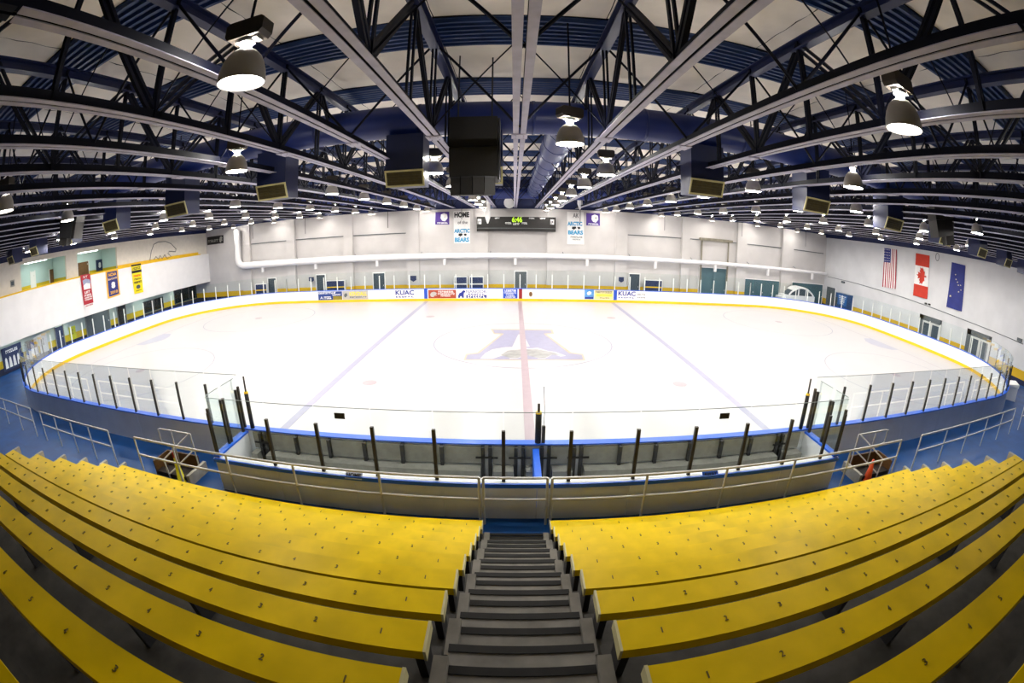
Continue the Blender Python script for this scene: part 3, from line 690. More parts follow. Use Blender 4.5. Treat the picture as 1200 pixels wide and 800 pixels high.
# ================================================================== stands
DYR, DZR, Y1, Z1, BD = .70, .39, -15.66, .45, .29
XL0, XL1, XR0, XR1 = -10.95, -1.03, .22, 10.22
NR = 12
gs = thing('grandstand', 'grey concrete terraces and aisle steps under the yellow benches', 'stands', (0, -19, FZ)); 
def GS(x0, x1, y0, y1, z0, z1, name, m): return B(x0, x1, y0+19, y1+19, z0-FZ, z1-FZ).build(name, m, gs)
for k in range(NR):
    yf = Y1-DYR*k; zf = Z1+DZR*k-.42
    for a, b in ((XL0-.1, -1.0), (.19, XR1+.1)):
        GS(a, b, yf-DYR+.08, yf+.08, max(zf-DZR, FZ) if k else FZ, max(zf, FZ+.02), 'terrace', mat('concrete_dark', '#45433f', .9, var=.2, scale=5, bump=.2))
        e = a if a < 0 else b
    for e0, e1 in ((XL0-.2, XL0-.1), (XR1+.1, XR1+.2)):
        GS(e0, e1, yf-.02, yf+.26, max(zf-.2, FZ), zf+.36, 'end_kerb', CONC_L)
    for h in (0, 1):
        y0 = yf+.08-DYR/2*h
        GS(-.95, .14, y0-DYR/2, y0, max(zf-DZR, FZ), zf+DZR/2*h+.02, 'aisle_step', CONC)
        GS(-.95, .14, y0-.065, y0+.012, zf+DZR/2*h+.02, zf+DZR/2*h+.032, 'edge_strip', mat('edge_strip_dark', '#1e1d1b', .9, var=.15, scale=6))  # dark strip along the front edge of each aisle step
        for e0, e1 in ((-1.0, -.9), (.09, .19)): 
            if h: GS(e0, e1, y0-DYR/2-.02, y0+.05, zf-.1, zf+DZR/2*h+.1, 'step_kerb', CONC)
def bench(k, side):
    x0, x1 = (XL0, XL1) if side == 'left' else (XR0, XR1); L = x1-x0
    t = thing('bench', f'long yellow bench {side} of the aisle, {ORD[k]} row up from the railing', 'bench', ((x0+x1)/2, Y1-DYR*k-BD/2, Z1+DZR*k-.42), 'yellow stand benches')
    return t, L
bm = {}
for side in ('left', 'right'):
    for k in range(NR-1):
        t, L = bench(k, side)
        if side not in bm:
            pl = MB().box(-L/2+.02, L/2-.02, -BD/2, BD/2, .385, .42).box(-L/2+.02, L/2-.02, -BD/2, -BD/2+.03, .32, .385).box(-L/2+.02, L/2-.02, BD/2-.03, BD/2, .34, .385).mesh('plank', YELLOW)
            cap = MB().prism([(-BD/2-.004, .31), (BD/2+.004, .33), (BD/2+.004, .424), (-BD/2-.004, .424)], lambda a, b, q: (q, a, b), 0, .02).mesh('end_cap', mat('bench_edge', '#d8cf9a', .5))
            br = MB().prism([(-.1, 0), (.1, 0), (.13, .385), (-.13, .385)], lambda a, b, q: (q, a, b), -.03, .03).mesh('bracket', STEELD)
            bm[side] = (pl, cap, br)
        pl, cap, br = bm[side]
        put('plank', pl, t); put('end_cap', cap, t, loc=(-L/2, 0, 0)); put('end_cap', cap, t, loc=(L/2-.02, 0, 0))
        for i in range(6): put('bracket', br, t, loc=(-L/2+.06+(L-.12)*i/5, 0, 0))
        if k < 10:
            for i in range(20):
                x = L/2-.32-.49*i if side == 'left' else -L/2+.32+.49*i
                if abs(x) < L/2-.1: text(str(i+1), mat('seat_ink', '#6a5808', .6, var=0), t, (x+random.uniform(-.02, .02), .0, .4215), (.009 if i == 0 else .026+.014*(i > 8), 0, 0), (0, .05, 0), 'seat_number')
# low blue painted side steps beyond the bench ends
for x0, x1, nm in ((-31.8, XL0-.22, 'left'), (XR1+.22, 31.8, 'right')):
    t = thing('blue_steps', f'blue painted floor steps {nm} of the stands', 'steps', ((x0+x1)/2, -16, FZ)); w_ = (x1-x0)/2
    for i in range(3): B(-w_, w_, -11, .22-.7*i, .0 if i == 0 else .16*i, .16*(i+1)).build('step', FLOORB, t)

# ================================================================== far wall fittings
def far_box(px, Y, depth, name, m, parent, z0=None):
    x0, x1, za, zb = far_rect(*px, Y); za = za if z0 is None else z0
    L = parent.matrix_world.translation if False else parent.location
    return B(x0-L.x, x1-L.x, Y-depth-L.y, Y-L.y, za-L.z, zb-L.z).build(name, m, parent)
def far_door(i, px, m, lab, leaves=1, Y=WYF, glass=False, frame=WHITE):
    x0, x1, za, zb = far_rect(*px, Y)
    o = struct(thing(f'door_{i}', lab, 'door', ((x0+x1)/2, Y-.06, FZ))); w_, h_ = x1-x0, zb-FZ
    B(-w_/2-.07, -w_/2, -.04, .06, 0, h_+.07).build('door_frame', frame, o); B(w_/2, w_/2+.07, -.04, .06, 0, h_+.07).build('door_frame', frame, o); B(-w_/2, w_/2, -.04, .06, h_, h_+.07).build('door_frame', frame, o)
    for j in range(leaves):
        a = -w_/2+w_*j/leaves+.008; b = -w_/2+w_*(j+1)/leaves-.008
        lf = B(a, b, -.0, .05, .01, h_-.01).build('door_leaf', m, o)
        MB().box(b-.12, b-.08, -.06, 0, .95, 1.05).build('door_handle', ALU, lf)
        if glass: MB().box(a+.15, b-.15, -.01, 0, .9, h_-.25).build('pane', PANE, lf)
    return o
far_door(1, (315, 326, 324, 344), SLATE, 'dark slate door in the far wall, leftmost')
far_door(2, (371.5, 322, 381.5, 342), SLATE, 'dark slate door in the far wall beside the small navy shield')
far_door(3, (438, 320, 451, 340), SLATE, 'tall dark door in the far wall left of the left blue line')
far_door(4, (603.5, 318, 617, 338), GREYD, 'grey door in the far wall under the scoreboard')
far_door(5, (737, 321, 749, 340), SLATE, 'dark door in the far wall right of the right blue line')
far_door(6, (819, 314, 850, 346), TEALD, 'big teal overhead door in the far wall', 2)
far_door(7, (872, 328, 915, 350), TEALD, 'row of teal doors in the far wall', 4)
far_door(8, (927, 332, 963, 354), TEALD, 'teal door pair in the far wall behind the white vehicle', 2)
t = thing('door_track', 'tall rusty steel door track above the teal overhead door', 'door track', (FR(836, 300).x, 15.78, FZ))
for px in (820.5, 851.5):
    x = FR(px, 310).x-t.location.x; B(x-.06, x+.06, -.05, .05, 0, 5.55).build('track', mat('rust_steel', '#8a8474', .6, .3, var=.15), t)
B(FR(820, 277).x-t.location.x-.1, FR(855, 277).x-t.location.x+.2, -.14, .06, 5.5, 5.75).build('roller_beam', MATS['rust_steel'], t)
NP_ = mat('navy_panel', '#26335c', .5, var=.05)
for n, (px, lab) in enumerate([((300.5, 333, 313, 345), 'navy wall locker with yellow bar near the left corner'), ((383.5, 329, 404, 342), 'navy wall locker with yellow bar beside the slate door'), ((533, 324.5, 547, 338), 'navy barrier panel in white frame under the scoreboard, left one'), ((551, 324.5, 566, 338), 'navy barrier panel in white frame under the scoreboard, second one'), ((755.5, 328.5, 775, 342), 'navy wall locker with yellow bar right of the dark door')]):
    x0, x1, za, zb = far_rect(*px, 15.45); t = thing('wall_locker', lab, 'locker', ((x0+x1)/2, 15.4, FZ)); w_ = (x1-x0)/2; h_ = zb-FZ
    B(-w_, w_, -.05, .25, 0, h_).build('body', NP_, t); B(-w_-.05, -w_, -.08, .25, 0, h_+.05).build('side_frame', WHITE, t); B(w_, w_+.05, -.08, .25, 0, h_+.05).build('side_frame', WHITE, t)
    B(-w_, w_, -.07, -.05, h_*.62, h_*.68).build('bar', KICK if n in (0, 1, 4) else WHITE, t); B(-w_, w_, -.08, .25, h_, h_+.05).build('top', WHITE, t)
for px, lab in (((362, 324.5, 368, 330.5), 'small navy shield on the far wall left of the slate door'), ((481, 323, 488, 330), 'small navy shield on the far wall above the KUAC advert'), ((725, 324.5, 731, 331), 'small navy shield on the far wall at right')):
    x0, x1, za, zb = far_rect(*px, 15.64); t = thing('wall_shield', lab, 'sign', ((x0+x1)/2, 15.64, za)); w_, h_ = (x1-x0)/2, zb-za
    MB().prism([(-w_, h_), (w_, h_), (w_, h_*.3), (0, 0), (-w_, h_*.3)], lambda a, b, q: (a, q, b), -.03, .0).build('plate', NP_, t)
# long white pipe
ZP = U(600, 299.5, 1, 15.2).z
t = thing('wall_pipe', 'long white pipe along the far wall bending up at the left corner', 'pipe', (0, 15.2, ZP))
xa, xb = U(284, 306, 1, 15.2).x, U(968, 328, 1, 15.2).x
P_ = [(xa-.55, 0, 3.6), (xa-.55, 0, .75), (xa-.45, 0, .35), (xa-.2, 0, .1), (xa+.1, 0, 0)]+[(xa+(xb-xa)*i/12, 0, 0) for i in range(1, 13)]
MB().tube(P_, [.34]*5+[.33-.2*i/12 for i in range(1, 13)], 12).build('pipe', WHITE, t)
for px, py in ((308, 313), (370, 310), (442, 306), (521, 303), (604, 303), (688, 304), (768, 308), (838, 312), (900, 317), (952, 322)):
    x = U(px, py, 1, 15.2).x; B(x-.1, x+.1, -.12, .12, -.75, -.1).build('nozzle', WHITE, t)
for a, b in cols[1:]:
    x = FR(b, 300, 15.4).x+.2; MB().tube([(x, .0, .2), (x, .45, .35)], .03, 6).build('pipe_hanger', GREYD, t)
# scoreboard
advert('scoreboard', 'long black scoreboard with green digits at the top of the far wall', 'scoreboard', (559, 254, 651, 271), DARK, [(.01, .5, .06, .85, '~3', WHT), (.93, .5, .98, .85, '~3', WHT), (.23, .86, .29, .95, '~5', WHT), (.66, .86, .73, .95, '~6', WHT), (.8, .86, .87, .95, '~5', WHT), (.36, .5, .44, .62, '~6', WHT), (.57, .5, .64, .62, '~6', WHT), (.46, .44, .54, .56, '~5', WHT),
      (.445, .62, .575, 1.0, '6:46', mat('digit_green', '#a6dc1a', .5, var=0, emit=.8), .03), (.0, .2, 1, .24, None, GREYD)], Y=15.5, th=.25)
for px, lab in ((571.5, 'white hanging tube left of the scoreboard'), (679.5, 'white hanging tube right of the scoreboard')):
    p = U(px, 262 if px < 600 else 246, 1, 12.95); t = thing('hanging_tube', lab, 'tube', (p.x, 12.95, p.z))
    MB().lathe([(0, 0), (.06, .05), (.2, .5), (.2, ZR-p.z)], n=12).build('tube', WHITE, t)
for px, lab in ((597, 'round white drum hanging above the scoreboard, left one'), (655.5, 'round white drum hanging above the scoreboard, right one')):
    p = U(px, 237.5, 1, 13.2); t = thing('hanging_drum', lab, 'drum', (p.x, 13.2, p.z))
    MB().lathe([(0, -.2), (.35, -.19), (.44, -.12), (.44, .12), (0, .13)], n=20, axis='y').build('drum', WHITE, t); MB().tube([(0, 0, .4), (0, 0, ZR-p.z)], .02, 6).build('hanger', STEELD, t)
for n, (px, y0, y1) in enumerate(((296, 265, 280), (357.5, 256, 274), (454.5, 250, 267), (541, 246, 257), (680, 246, 262), (779, 254, 270), (870, 262, 277), (944.5, 275, 289))):
    p, q = U(px, y0, 1, 15.4), U(px, y1, 1, 15.4)
    tag(MB().tube([(p.x, 15.4, 8.2), (p.x, 15.4, q.z)], .022, 6).build('conduit_rod', STEELD), f'thin dark rod hanging before the far wall, {ORD[n]} from the left', 'rod', 'rods hanging by the far wall')

# ================================================================== banners and flags
def quad_pts(cs, ax, v): return [U(px, py, ax, v) for px, py in cs]            # TL, TR, BL, BR
def bil(Q, u, v): return (Q[0]*(1-u)+Q[1]*u)*(1-v)+(Q[2]*(1-u)+Q[3]*u)*v
def cloth(name, label, cat, Q, nrm, mats, cell, nx=12, ny=14, wave=.03, group=None, th=.012):
    n = Vector(nrm); O = bil(Q, .5, 1.0); t = thing(name, label, cat, O, group); mb = MB()
    def P(u, v, off): return bil(Q, u, v)-O+n*(off+wave*(1+math.sin(u*9+v*2.2))*(.25+.75*v))
    for off, flip in ((th, False), (0, True)):
        vs = [P(i/nx, j/ny, off) for j in range(ny+1) for i in range(nx+1)]
        n0 = len(mb.v); mb.v += [tuple(q) for q in vs]
        for j in range(ny):
            for i in range(nx):
                f = [j*(nx+1)+i, j*(nx+1)+i+1, (j+1)*(nx+1)+i+1, (j+1)*(nx+1)+i]
                mb.f.append(tuple(n0+k for k in (f[::-1] if flip else f))); mb.m.append(cell((i+.5)/nx, (j+.5)/ny)); mb.sm.append(True)
    mb.build('cloth', mats, t)
    t['_q'] = 0; del t['_q']
    def put_text(u0, v0, u1, v1, body, m, bold=0.):
        o = bil(Q, (u0+u1)/2, (v0+v1)/2)-O+n*(th+2*wave+.01); ex = bil(Q, u1, (v0+v1)/2)-bil(Q, u0, (v0+v1)/2); ey = bil(Q, (u0+u1)/2, v0)-bil(Q, (u0+u1)/2, v1)
        return text(body, m, t, o, ex, ey, bold=bold)
    def put_poly(pts, m, nm='emblem'):
        e = n*(th+2*wave+.006); vs = [bil(Q, u, v)-O+e for u, v in pts]; k = len(vs)
        return MB()._add(vs+[q-n*.008 for q in vs], [tuple(range(k))]+[(i, (i+1) % k, k+(i+1) % k, k+i) for i in range(k)]).build(nm, m, t)
    return t, put_text, put_poly
FNAVY = mat('flag_navy', '#26307c', .7, var=.06); FWHITE = mat('flag_white', '#f2f0ee', .7, var=.03); FSTRIPE = mat('flag_stripe_red', '#a8283a', .7, var=.05)
XF = WXR-.04
def star(cu, cv, ru, rv, n=5): return [(cu+(ru if i % 2 == 0 else ru*.42)*math.sin(i*PI/n), cv-(rv if i % 2 == 0 else rv*.42)*math.cos(i*PI/n)) for i in range(2*n)]
Q = quad_pts([(1036.5, 290.5), (1051, 292.5), (1034.5, 336), (1049.5, 338.5)], 0, XF)
def usc(u, v): return 0 if (u < .53 and v < .36) else (1 if int(u*13) % 2 == 0 else 2)
t, tt, pp = cloth('flag', 'striped stars and stripes flag hanging upright on the right wall', 'flag', Q, (-1, 0, 0), [FNAVY, FSTRIPE, FWHITE], usc, 26, 14, .04)
for a in range(5):
    for b in range(5): pp(star(.06+.1*a, .035+.07*b, .03, .014), FWHITE, 'star')
Q = quad_pts([(1073.5, 296.5), (1089.5, 299.5), (1070.5, 346), (1086.5, 350.5)], 0, XF)
t, tt, pp = cloth('flag', 'red and white maple leaf flag hanging upright on the right wall', 'flag', Q, (-1, 0, 0), [REDF, FWHITE], lambda u, v: 0 if v < .28 or v > .72 else 1, 12, 25, .04)
leaf = [(0, -.5), (.06, -.3), (.2, -.36), (.15, -.12), (.28, -.2), (.32, -.12), (.48, -.15), (.42, .02), (.5, .08), (.26, .26), (.28, .34), (.04, .3), (.04, .5)]
leaf = leaf+[(-a, b) for a, b in leaf[::-1]]
pp([(.5+b*.72, .5+a*.40) for a, b in leaf], REDF, 'maple_leaf')
Q = quad_pts([(1115.5, 307), (1131.5, 311), (1109.5, 359.5), (1127, 365)], 0, XF)
t, tt, pp = cloth('flag', 'dark blue flag with gold stars hanging upright on the right wall', 'flag', Q, (-1, 0, 0), [FNAVY], lambda u, v: 0, 12, 14, .05)
for u, v, r in ((.38, .25, .055), (.45, .35, .055), (.56, .4, .05), (.64, .46, .05), (.79, .45, .05), (.7, .6, .055), (.84, .55, .045), (.18, .74, .085)): pp(star(u, v, r, r*.32), mat('star_pale', '#f4e6b0', .6, var=0), 'star')
XBN = -31.96
Q = quad_pts([(94, 322.5), (105.5, 320.5), (99, 361.5), (110, 358)], 0, XBN)
t, tt, pp = cloth('banner', 'narrow red and white banner on the balcony front', 'banner', Q, (1, 0, 0), [RED, FWHITE], lambda u, v: 1 if .9 < v or (.18 < v < .44 and .2 < u < .95) else 0, 10, 20, .01)
pp([(.15, .17), (.5, .13), (.9, .18), (.95, .3), (.5, .26), (.2, .32)], mat('banner_grey', '#9aa0bc', .7)); tt(.25, .04, .7, .1, 'ST', WHT)
tt(.2, .5, .8, .57, '~4', WHT, .02); tt(.15, .6, .9, .66, '~6', WHT, .02); tt(.15, .68, .9, .72, '~8', WHT); tt(.15, .74, .9, .78, '~9', WHT); tt(.1, .92, .9, .96, '~8', RED)
Q = quad_pts([(123.5, 318), (138, 315), (126.5, 350), (141, 345)], 0, XBN)
t, tt, pp = cloth('banner', 'navy NCAA banner with gold border on the balcony front', 'banner', Q, (1, 0, 0), [GOLD, FNAVY], lambda u, v: 1 if .1 < u < .9 and .05 < v < .95 else 0, 20, 20, .01)
tt(.2, .1, .82, .22, 'NCAA', GOLD, .03); tt(.14, .28, .86, .35, '~10', mat('ink_peach', '#f2d0a8', .6, var=0)); tt(.36, .44, .66, .68, '8', WHT, .06); tt(.22, .77, .8, .88, '2010', GOLD, .02)
Q = quad_pts([(153.5, 310.5), (165, 308.5), (157.5, 344.5), (168, 342)], 0, XBN)
t, tt, pp = cloth('banner', 'narrow yellow banner with black lettering on the balcony front', 'banner', Q, (1, 0, 0), [mat('banner_yellow', '#f4e018', .7, var=.04), DARK], lambda u, v: 1 if v < .06 or .22 < v < .3 else 0, 10, 34, .01)
tt(.1, .1, .9, .18, '~6', BLK); tt(.12, .36, .9, .43, '~7', ORANGE, .02); tt(.15, .48, .85, .54, '~6', BLK); tt(.1, .58, .92, .65, '~8', BLK); pp([(.5+.22*math.cos(a*PI/6), .78+.07*math.sin(a*PI/6)) for a in range(12)], SLATE); tt(.2, .89, .8, .92, '~8', BLK)
YB_ = 15.72
for c, lab in (([(510.5, 248.5), (526.5, 248), (510, 263), (526.5, 263)], 'purple banner with white emblem left of the HOME banner'), ([(687, 249.5), (703, 250), (687, 264), (703, 264.5)], 'purple banner with white emblem at the right of the far wall')):
    t, tt, pp = cloth('banner', lab, 'banner', quad_pts(c, 1, YB_), (0, -1, 0), [PURPLE], lambda u, v: 0, 6, 6, .005)
    pp([(.4, .2), (.62, .1), (.85, .2), (.88, .5), (.7, .75), (.5, .7), (.38, .5)], FWHITE); pp([(.6, .35), (.72, .3), (.76, .45), (.64, .5)], BLK, 'emblem_mark'); tt(.15, .82, .9, .94, '~9', WHT)
for c, lab, L in (([(531.5, 247.5), (551, 247), (532, 285), (551, 285)], 'white HOME OF THE ARCTIC BEARS banner left of the scoreboard', [(.05, .03, .95, .2, 'HOME', BLK, .05), (.25, .3, .85, .4, 'of the', BLK, 0), (.02, .55, .98, .68, 'ARCTIC', INKC, .05), (.06, .82, .94, .96, 'BEARS', INKC, .05)]),
                  ([(664.5, 248), (684, 248.5), (664.5, 286), (684.5, 286.5)], 'white ARCTIC BEARS banner right of the scoreboard', [(.35, .04, .7, .18, 'AK', BLK, 0), (.02, .3, .9, .43, 'ARCTIC', INKC, .05), (.06, .57, .94, .7, 'BEARS', INKC, .05), (.2, .75, .9, .8, '~12', GREYD, 0), (.3, .83, .8, .87, '~7', GREYD, 0)])):
    t, tt, pp = cloth('banner', lab, 'banner', quad_pts(c, 1, YB_), (0, -1, 0), [FWHITE], lambda u, v: 0, 6, 8, .006)
    for a in L: tt(*a)
    v0 = .74 if 'HOME' in lab else .5
    pp([(.3, v0-.04), (.5, v0-.05), (.55, v0), (.4, v0+.05), (.28, v0+.02)], BLK); pp([(.6, v0-.03), (.75, v0-.04), (.8, v0), (.68, v0+.04)], BLK)

# ================================================================== right wall fittings
def side_y(px, py, X): return U(px, py, 0, X).y
for i, (a, b, tl, lab) in enumerate([(1078, 1103.5, (1090, 371), 'grey framed double glass doors in the right wall below the maple leaf flag'), (1132.5, 1161, (1147, 389), 'grey framed double glass doors in the right wall near the right edge')]):
    ya, yb = side_y(a, 372+24*i, WXR), side_y(b, 380+24*i, WXR); h_ = U(*tl, 0, WXR).z-FZ; yc = (ya+yb)/2; w_ = abs(ya-yb)/2
    o = struct(thing(f'door_{20+i}', lab, 'door', (WXR-.02, yc, FZ)))
    B(-.04, .02, -w_, -w_+.12, 0, h_).build('door_frame', ALU, o); B(-.04, .02, w_-.45, w_, 0, h_).build('side_panel', GREYD, o); B(-.04, .02, -w_, w_, h_-.4, h_).build('transom', GREYD, o)
    for j in range(2):
        y0 = -w_+.12+(2*w_-.57)*j/2; y1 = y0+(2*w_-.57)/2
        lf = B(-.03, .01, y0+.01, y1-.01, .02, h_-.42).build('door_leaf', ALU, o); B(-.04, -.03, y0+.14, y1-.14, .3, h_-.55).build('pane', SLATE, lf)
        MB().tube([(-.08, y1-.1, .8), (-.08, y1-.1, 1.2)], .02, 6).build('door_handle', ALU, lf)
cb = [U(px, py, 0, WXR-.03) for px, py in ((970, 324), (1000, 331), (1060, 349), (1130, 375), (1199, 403))]
tag(MB().tube(cb, .025, 6).build('wall_cable', GREYD), 'grey cable running along the right wall below the flags', 'cable')
for px, py, lab in ((988, 330.5, 'grey junction box on the right wall cable near the corner'), (1195, 398, 'grey junction box on the right wall cable at the right edge')):
    p = U(px, py, 0, WXR-.06); q = tag(B(-.08, .05, -.25, .25, -.1, .1).build('junction_box', GREYD), lab, 'box'); q.location = p
for n, px in enumerate((1085, 1089)):
    p = U(px, 355.5+n, 0, WXR-.05); q = tag(B(-.06, .04, -.12, .12, -.06, .06).build('wall_sensor', DARK), f'small dark wall sensor under the maple leaf flag, {"left" if n == 0 else "right"} one', 'sensor'); q.location = p
p = U(1098.5, 301, 0, WXR-.04); t = thing('wall_ring', 'thin dark ring on the right wall between two flags', 'ring', p)
MB().tube([(0, .2*math.cos(a*PI/10), .3*math.sin(a*PI/10)) for a in range(21)], .025, 6, False).build('ring', GREYD, t)
t = thing('corridor_opening', 'dark corridor opening at the right far corner', 'opening', (WXR-.01, 14.6, FZ))
B(-.02, .0, -.75, .75, 0, 2.2).build('recess', GREYD, t); B(-.05, .0, -.85, -.75, 0, 2.3).build('jamb', WHITE, t)
# blue vending machine
pa, pb_ = U(986, 345, 0, WXR-.8), U(1002, 350, 0, WXR-.8)
t = thing('vending_machine', 'blue machine with white lettering in the right far corner', 'machine', (WXR-.45, 11.8, FZ))
B(-.4, .4, -1.0, 1.0, 0, 1.95).build('body', mat('machine_blue', '#1f4a80', .4, var=.08), t)
B(-.44, -.4, -.9, .55, .85, 1.85).build('front_panel', mat('machine_panel', '#2c66a8', .4), t)
for i in range(5): text(f'~{8-i % 3}', WHT, t, (-.455, -.2, 1.7-.17*i), (0, -1.2+.15*i, 0), (0, 0, .1))
B(-.46, -.4, .6, .9, .7, 1.5).build('coin_panel', SLATE, t)
# white vehicle with arched roof
t = thing('white_vehicle', 'white vehicle with arched roof and dark windows behind the far boards', 'vehicle', (27.3, 14.75, FZ))
B(-2.0, 1.9, -.7, .7, .35, 1.15).build('body', WHITE, t)
arch = [(-1.5, 1.15)]+[(-1.25+2.7*(i/10), 1.15+.72*math.sin(PI*(.12+.76*i/10))) for i in range(11)]+[(1.75, 1.15)]
MB().prism(arch, lambda a, b, q: (a, q, b), -.6, .6).build('window_band', SLATE, t)
MB().tube([(a, -.62, b+.03) for a, b in arch], .09, 8).build('roof_rail', WHITE, t); MB().prism([(a, b+.05) for a, b in arch[2:-2]]+[(a, b+.15) for a, b in arch[2:-2]][::-1], lambda a, b, q: (a, q, b), -.62, .62).build('roof', WHITE, t)
for x in (-.3, .7): MB().box(x-.06, x+.06, -.66, -.6, 1.1, 1.85).build('pillar', WHITE, t)
B(-2.4, -1.9, -.6, .6, .35, .95).build('hood', WHITE, t)
for x in (-1.4, 1.2):
    for y in (-.55, .55): MB().lathe([(0, -.1), (.33, -.1), (.35, 0), (.33, .1), (0, .1)], (x, y, .35), 16, 'y').build('wheel', DARK, t)

# ================================================================== left side: balcony, mezzanine, recess
XBF, XUP, XREC, XROOM = -32.0, -32.3, -34.3, -35.4
wl = struct(B(XREC-.3, XREC, WYB, WYF, 0, 2.4).build('wall_left', WALL_G))
bal = struct(thing('trim_3', 'white balcony front with yellow cap along the left side', 'balcony', (XBF, -2, 2.2)))
ZBT = 5.13
B(-.25, 0, WYB+2, WYF+2, 0, ZBT-2.2).build('balcony_front', WHITE, bal)
B(-.28, .04, WYB+2, 14.5+2, ZBT-2.2, ZBT-2.2+.1).build('balcony_cap', KICK, bal)
B(XREC-XBF, -.25, WYB+2, WYF+2, 0, .25).build('balcony_floor', WHITE, bal)
def yl(px, py, X=XUP): return U(px, py, 0, X).y
A0, A1, B0, B1 = yl(24, 315), yl(77, 301), yl(90, 297), yl(136.5, 289)
ZH = U(110, 293.5, 0, XUP).z
UPW = mat('mezzanine_wall', '#e3dccf', .7, var=.03)
up = struct(B(XUP-.2, XUP, B1, WYF, ZBT-.1, 7.5).build('wall_left_upper', UPW))
for a, b in ((WYB, A0), (A1, B0)): B(XUP-.2, XUP, a, b, ZBT-.1, 7.5).build('pier', UPW, up)
B(XUP-.2, XUP, A0, A1, ZH, 7.5).build('header', UPW, up); B(XUP-.2, XUP, B0, B1, ZH, 7.5).build('header', UPW, up)
B(XUP-.02, XUP+.02, B1, 14.5, ZBT+.08, ZBT+.3).build('yellow_stripe', KICK, up)
struct(B(XUP-.2, XUP+.05, WYB, WYF, 7.3, 10.3).build('trim_4', NAVY))
TW = wall_mat('teal_room_wall', '#cbe4e2', [(5.4, '#e0c414')])
rm = struct(B(XROOM-.2, XROOM, A0-.5, B1+.5, 5.0, ZH+.3).build('wall_mezzanine', TW))
B(XROOM, XUP-.2, A0-.5, B1+.5, 5.0, 5.1).build('room_floor', GREYP, rm); B(XROOM, XUP-.2, A0-.5, B1+.5, ZH+.1, ZH+.2).build('room_ceiling', WHITE, rm)
for y in (A0-.5, A1+.3, B1+.4): B(XROOM, XUP-.2, y, y+.1, 5.1, ZH+.1).build('partition', TW, rm)
for i, (y, lab) in enumerate((((A0+A1)/2, 'fluorescent strip light in the left mezzanine room'), ((B0+B1)/2, 'fluorescent strip light in the right mezzanine room'))):
    t = thing('strip_light', lab, 'ceiling light', (-33.9, y, ZH+.1)); B(-.1, .1, -1.2, 1.2, -.06, 0).build('casing', WHITE, t); B(-.08, .08, -1.15, 1.15, -.075, -.06).build('tube', EMI_T, t)
def left_flat(name, lab, cat, px, X, m, zb=None, th=.05, py2=None, kind=None):
    ya, yb = sorted((yl(px[0], (px[1]+px[3])/2, X), yl(px[2], (px[1]+px[3])/2, X))); c = ((px[0]+px[2])/2)
    zt = U(c, px[1], 0, X).z; z0 = U(c, px[3], 0, X).z if zb is None else zb
    t = thing(name, lab, cat, (X, (ya+yb)/2, z0)); w_ = (yb-ya)/2; h_ = zt-z0
    B(0, th, -w_, w_, 0, h_).build('panel', m, t)
    return t, w_, h_
for px, m, lab, i in (((58, 314, 76, 330), BROWN, 'brown door in the left mezzanine room', 31), ((91, 307, 103.5, 322), BROWN, 'brown door in the right mezzanine room', 32), ((36, 318, 41, 334), WHITE, 'narrow white door in the left mezzanine room', 33)):
    t, w_, h_ = left_flat(f'door_{i}', lab, 'door', px, XROOM+.01, m, zb=5.1); struct(t)
    B(0, .07, -w_-.06, -w_, 0, h_+.06).build('door_frame', WHITE, t); B(0, .07, w_, w_+.06, 0, h_+.06).build('door_frame', WHITE, t); MB().box(.05, .1, w_-.16, w_-.1, .9, 1.0).build('door_handle', ALU, t)
t, w_, h_ = left_flat('poster', 'navy poster with white figure eight in the right mezzanine room', 'poster', (112.5, 304, 120.5, 317), XROOM+.01, NP_); text('8', WHT, t, (.06, 0, h_*.5), (0, w_*.7, 0), (0, 0, h_*.5), bold=.04)
t, w_, h_ = left_flat('window_1', 'teal window in the right mezzanine room', 'window', (123.5, 301, 136, 315), XROOM+.01, PANE); struct(t)
for y in (-w_, -.03, w_-.06): B(-.0, .08, y, y+.06, 0, h_).build('window_frame', TEALD, t)
t, w_, h_ = left_flat('poster', 'small grey picture on the wall at the far left of the mezzanine', 'poster', (12, 328, 17, 336), XUP+.01, GREYP, th=.03); B(.03, .04, -w_*.7, w_*.7, h_*.2, h_*.8).build('print', SLATE, t)
# bear outline
bp = [(305, 500), (315, 430), (335, 375), (370, 357), (430, 352), (470, 370), (510, 410), (505, 432), (455, 428), (445, 445), (470, 470), (440, 485), (420, 455), (400, 488), (385, 460), (372, 490), (352, 470), (335, 495)]
pts = [U(130+a/6.667, 230+b/6.667, 0, XUP+.06) for a, b in bp]
tag(MB().tube(pts, .03, 5).build('bear_outline', GREYD), 'thin grey outline of a bear on the mezzanine wall', 'wall art')
t = advert('wall_sign', 'dark sign with script lettering high in the left far corner', 'sign', (243, 276.5, 262, 286), DARK, [(.05, .3, .7, .6, '~7', GREYP), (.76, .1, .95, .9, BLOB, GREYP)], Y=WYF-.01, th=.04)
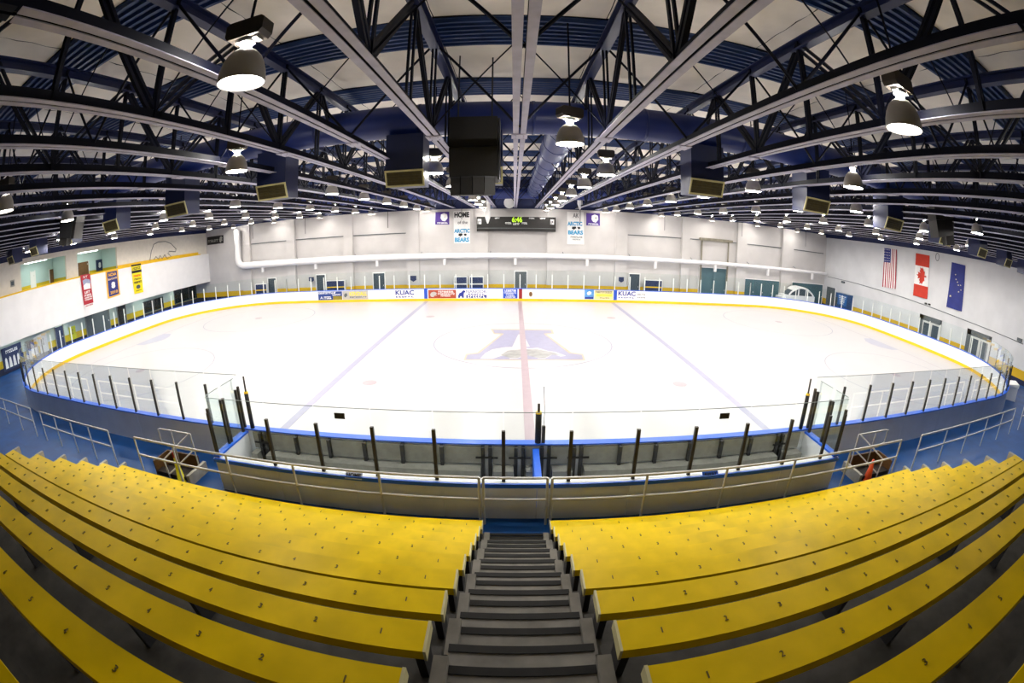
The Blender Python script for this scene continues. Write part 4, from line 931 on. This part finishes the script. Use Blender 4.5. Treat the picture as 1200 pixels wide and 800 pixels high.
# recess under the balcony
for i, (px, m, lab) in enumerate([((101, 366, 129, 396), GREYD, 'wide grey roller door under the balcony'), ((138, 358, 147.5, 384), DARK, 'dark door under the balcony'), ((65.5, 382, 75, 410), NP_, 'navy door under the balcony at left'), ((257.5, 327, 271, 350), SLATE, 'dark opening under the balcony near the far corner')]):
    t, w_, h_ = left_flat(f'door_{41+i}', lab, 'door', px, XREC+.01, m, zb=FZ); struct(t)
    B(0, .09, -w_-.07, -w_, 0, h_+.07).build('door_frame', WALL_G if False else GREYP, t); B(0, .09, w_, w_+.07, 0, h_+.07).build('door_frame', GREYP, t); MB().box(.05, .11, w_-.18, w_-.1, .95, 1.05).build('door_handle', ALU, t)
for i, (px, n, lab) in enumerate([((168, 350, 192, 372), 2, 'dark teal window pair under the balcony'), ((204, 334, 237, 360), 4, 'row of dark teal windows under the balcony')]):
    t, w_, h_ = left_flat(f'window_{2+i}', lab, 'window', px, XREC+.01, TEALD, zb=.55); struct(t)
    for j in range(n):
        y0 = -w_+2*w_*j/n; B(.05, .06, y0+.05, y0+2*w_/n-.05, .08, h_-.05).build('pane', PANE, t); B(.0, .09, y0-.03, y0+.03, 0, h_).build('window_frame', SLATE, t)
for px, m, lab in (((2, 404, 27, 432), NP_, 'large navy team poster under the balcony at the left edge'), ((30, 397, 45, 420), GREYP, 'brown and white poster under the balcony'), ((46, 391, 56, 413), WHITE, 'white notice poster under the balcony'), ((81, 382, 89, 398), mat('poster_yellow', '#d8d414', .5), 'yellow poster under the balcony')):
    t, w_, h_ = left_flat('poster', lab, 'poster', px, XREC+.01, m, th=.03)
    if m is NP_:
        for j in range(4): MB().prism([(-w_*.8+j*w_*.4, .1*h_), (-w_*.5+j*w_*.4, .1*h_), (-w_*.55+j*w_*.4, .5*h_), (-w_*.65+j*w_*.4, .58*h_), (-w_*.75+j*w_*.4, .5*h_)], lambda a, b, q: (q, a, b), .03, .036).build('figure_print', FWHITE, t)
        text('~7', FWHITE, t, (.04, 0, h_*.8), (0, w_*1.2, 0), (0, 0, h_*.14))
    elif m is GREYP:
        B(.03, .035, -w_*.8, w_*.8, h_*.5, h_*.95).build('print', BROWN, t); B(.03, .035, -w_*.2, w_*.8, h_*.1, h_*.5).build('print', FWHITE, t)
    else: text('~2', BLK if m is not WHITE else GREYD, t, (.035, 0, h_*.6), (0, w_*.3, 0), (0, 0, h_*.4))
for i in range(6):
    y = -14+5.2*i; t = thing('strip_light', f'fluorescent strip light on the balcony underside, {ORD[i]} from the near end', 'ceiling light', (-33.2, y, 2.2), 'strip lights under the balcony')
    B(-.1, .1, -.7, .7, -.06, 0).build('casing', WHITE, t); B(-.08, .08, -.65, .65, -.07, -.06).build('tube', EMI_T, t)
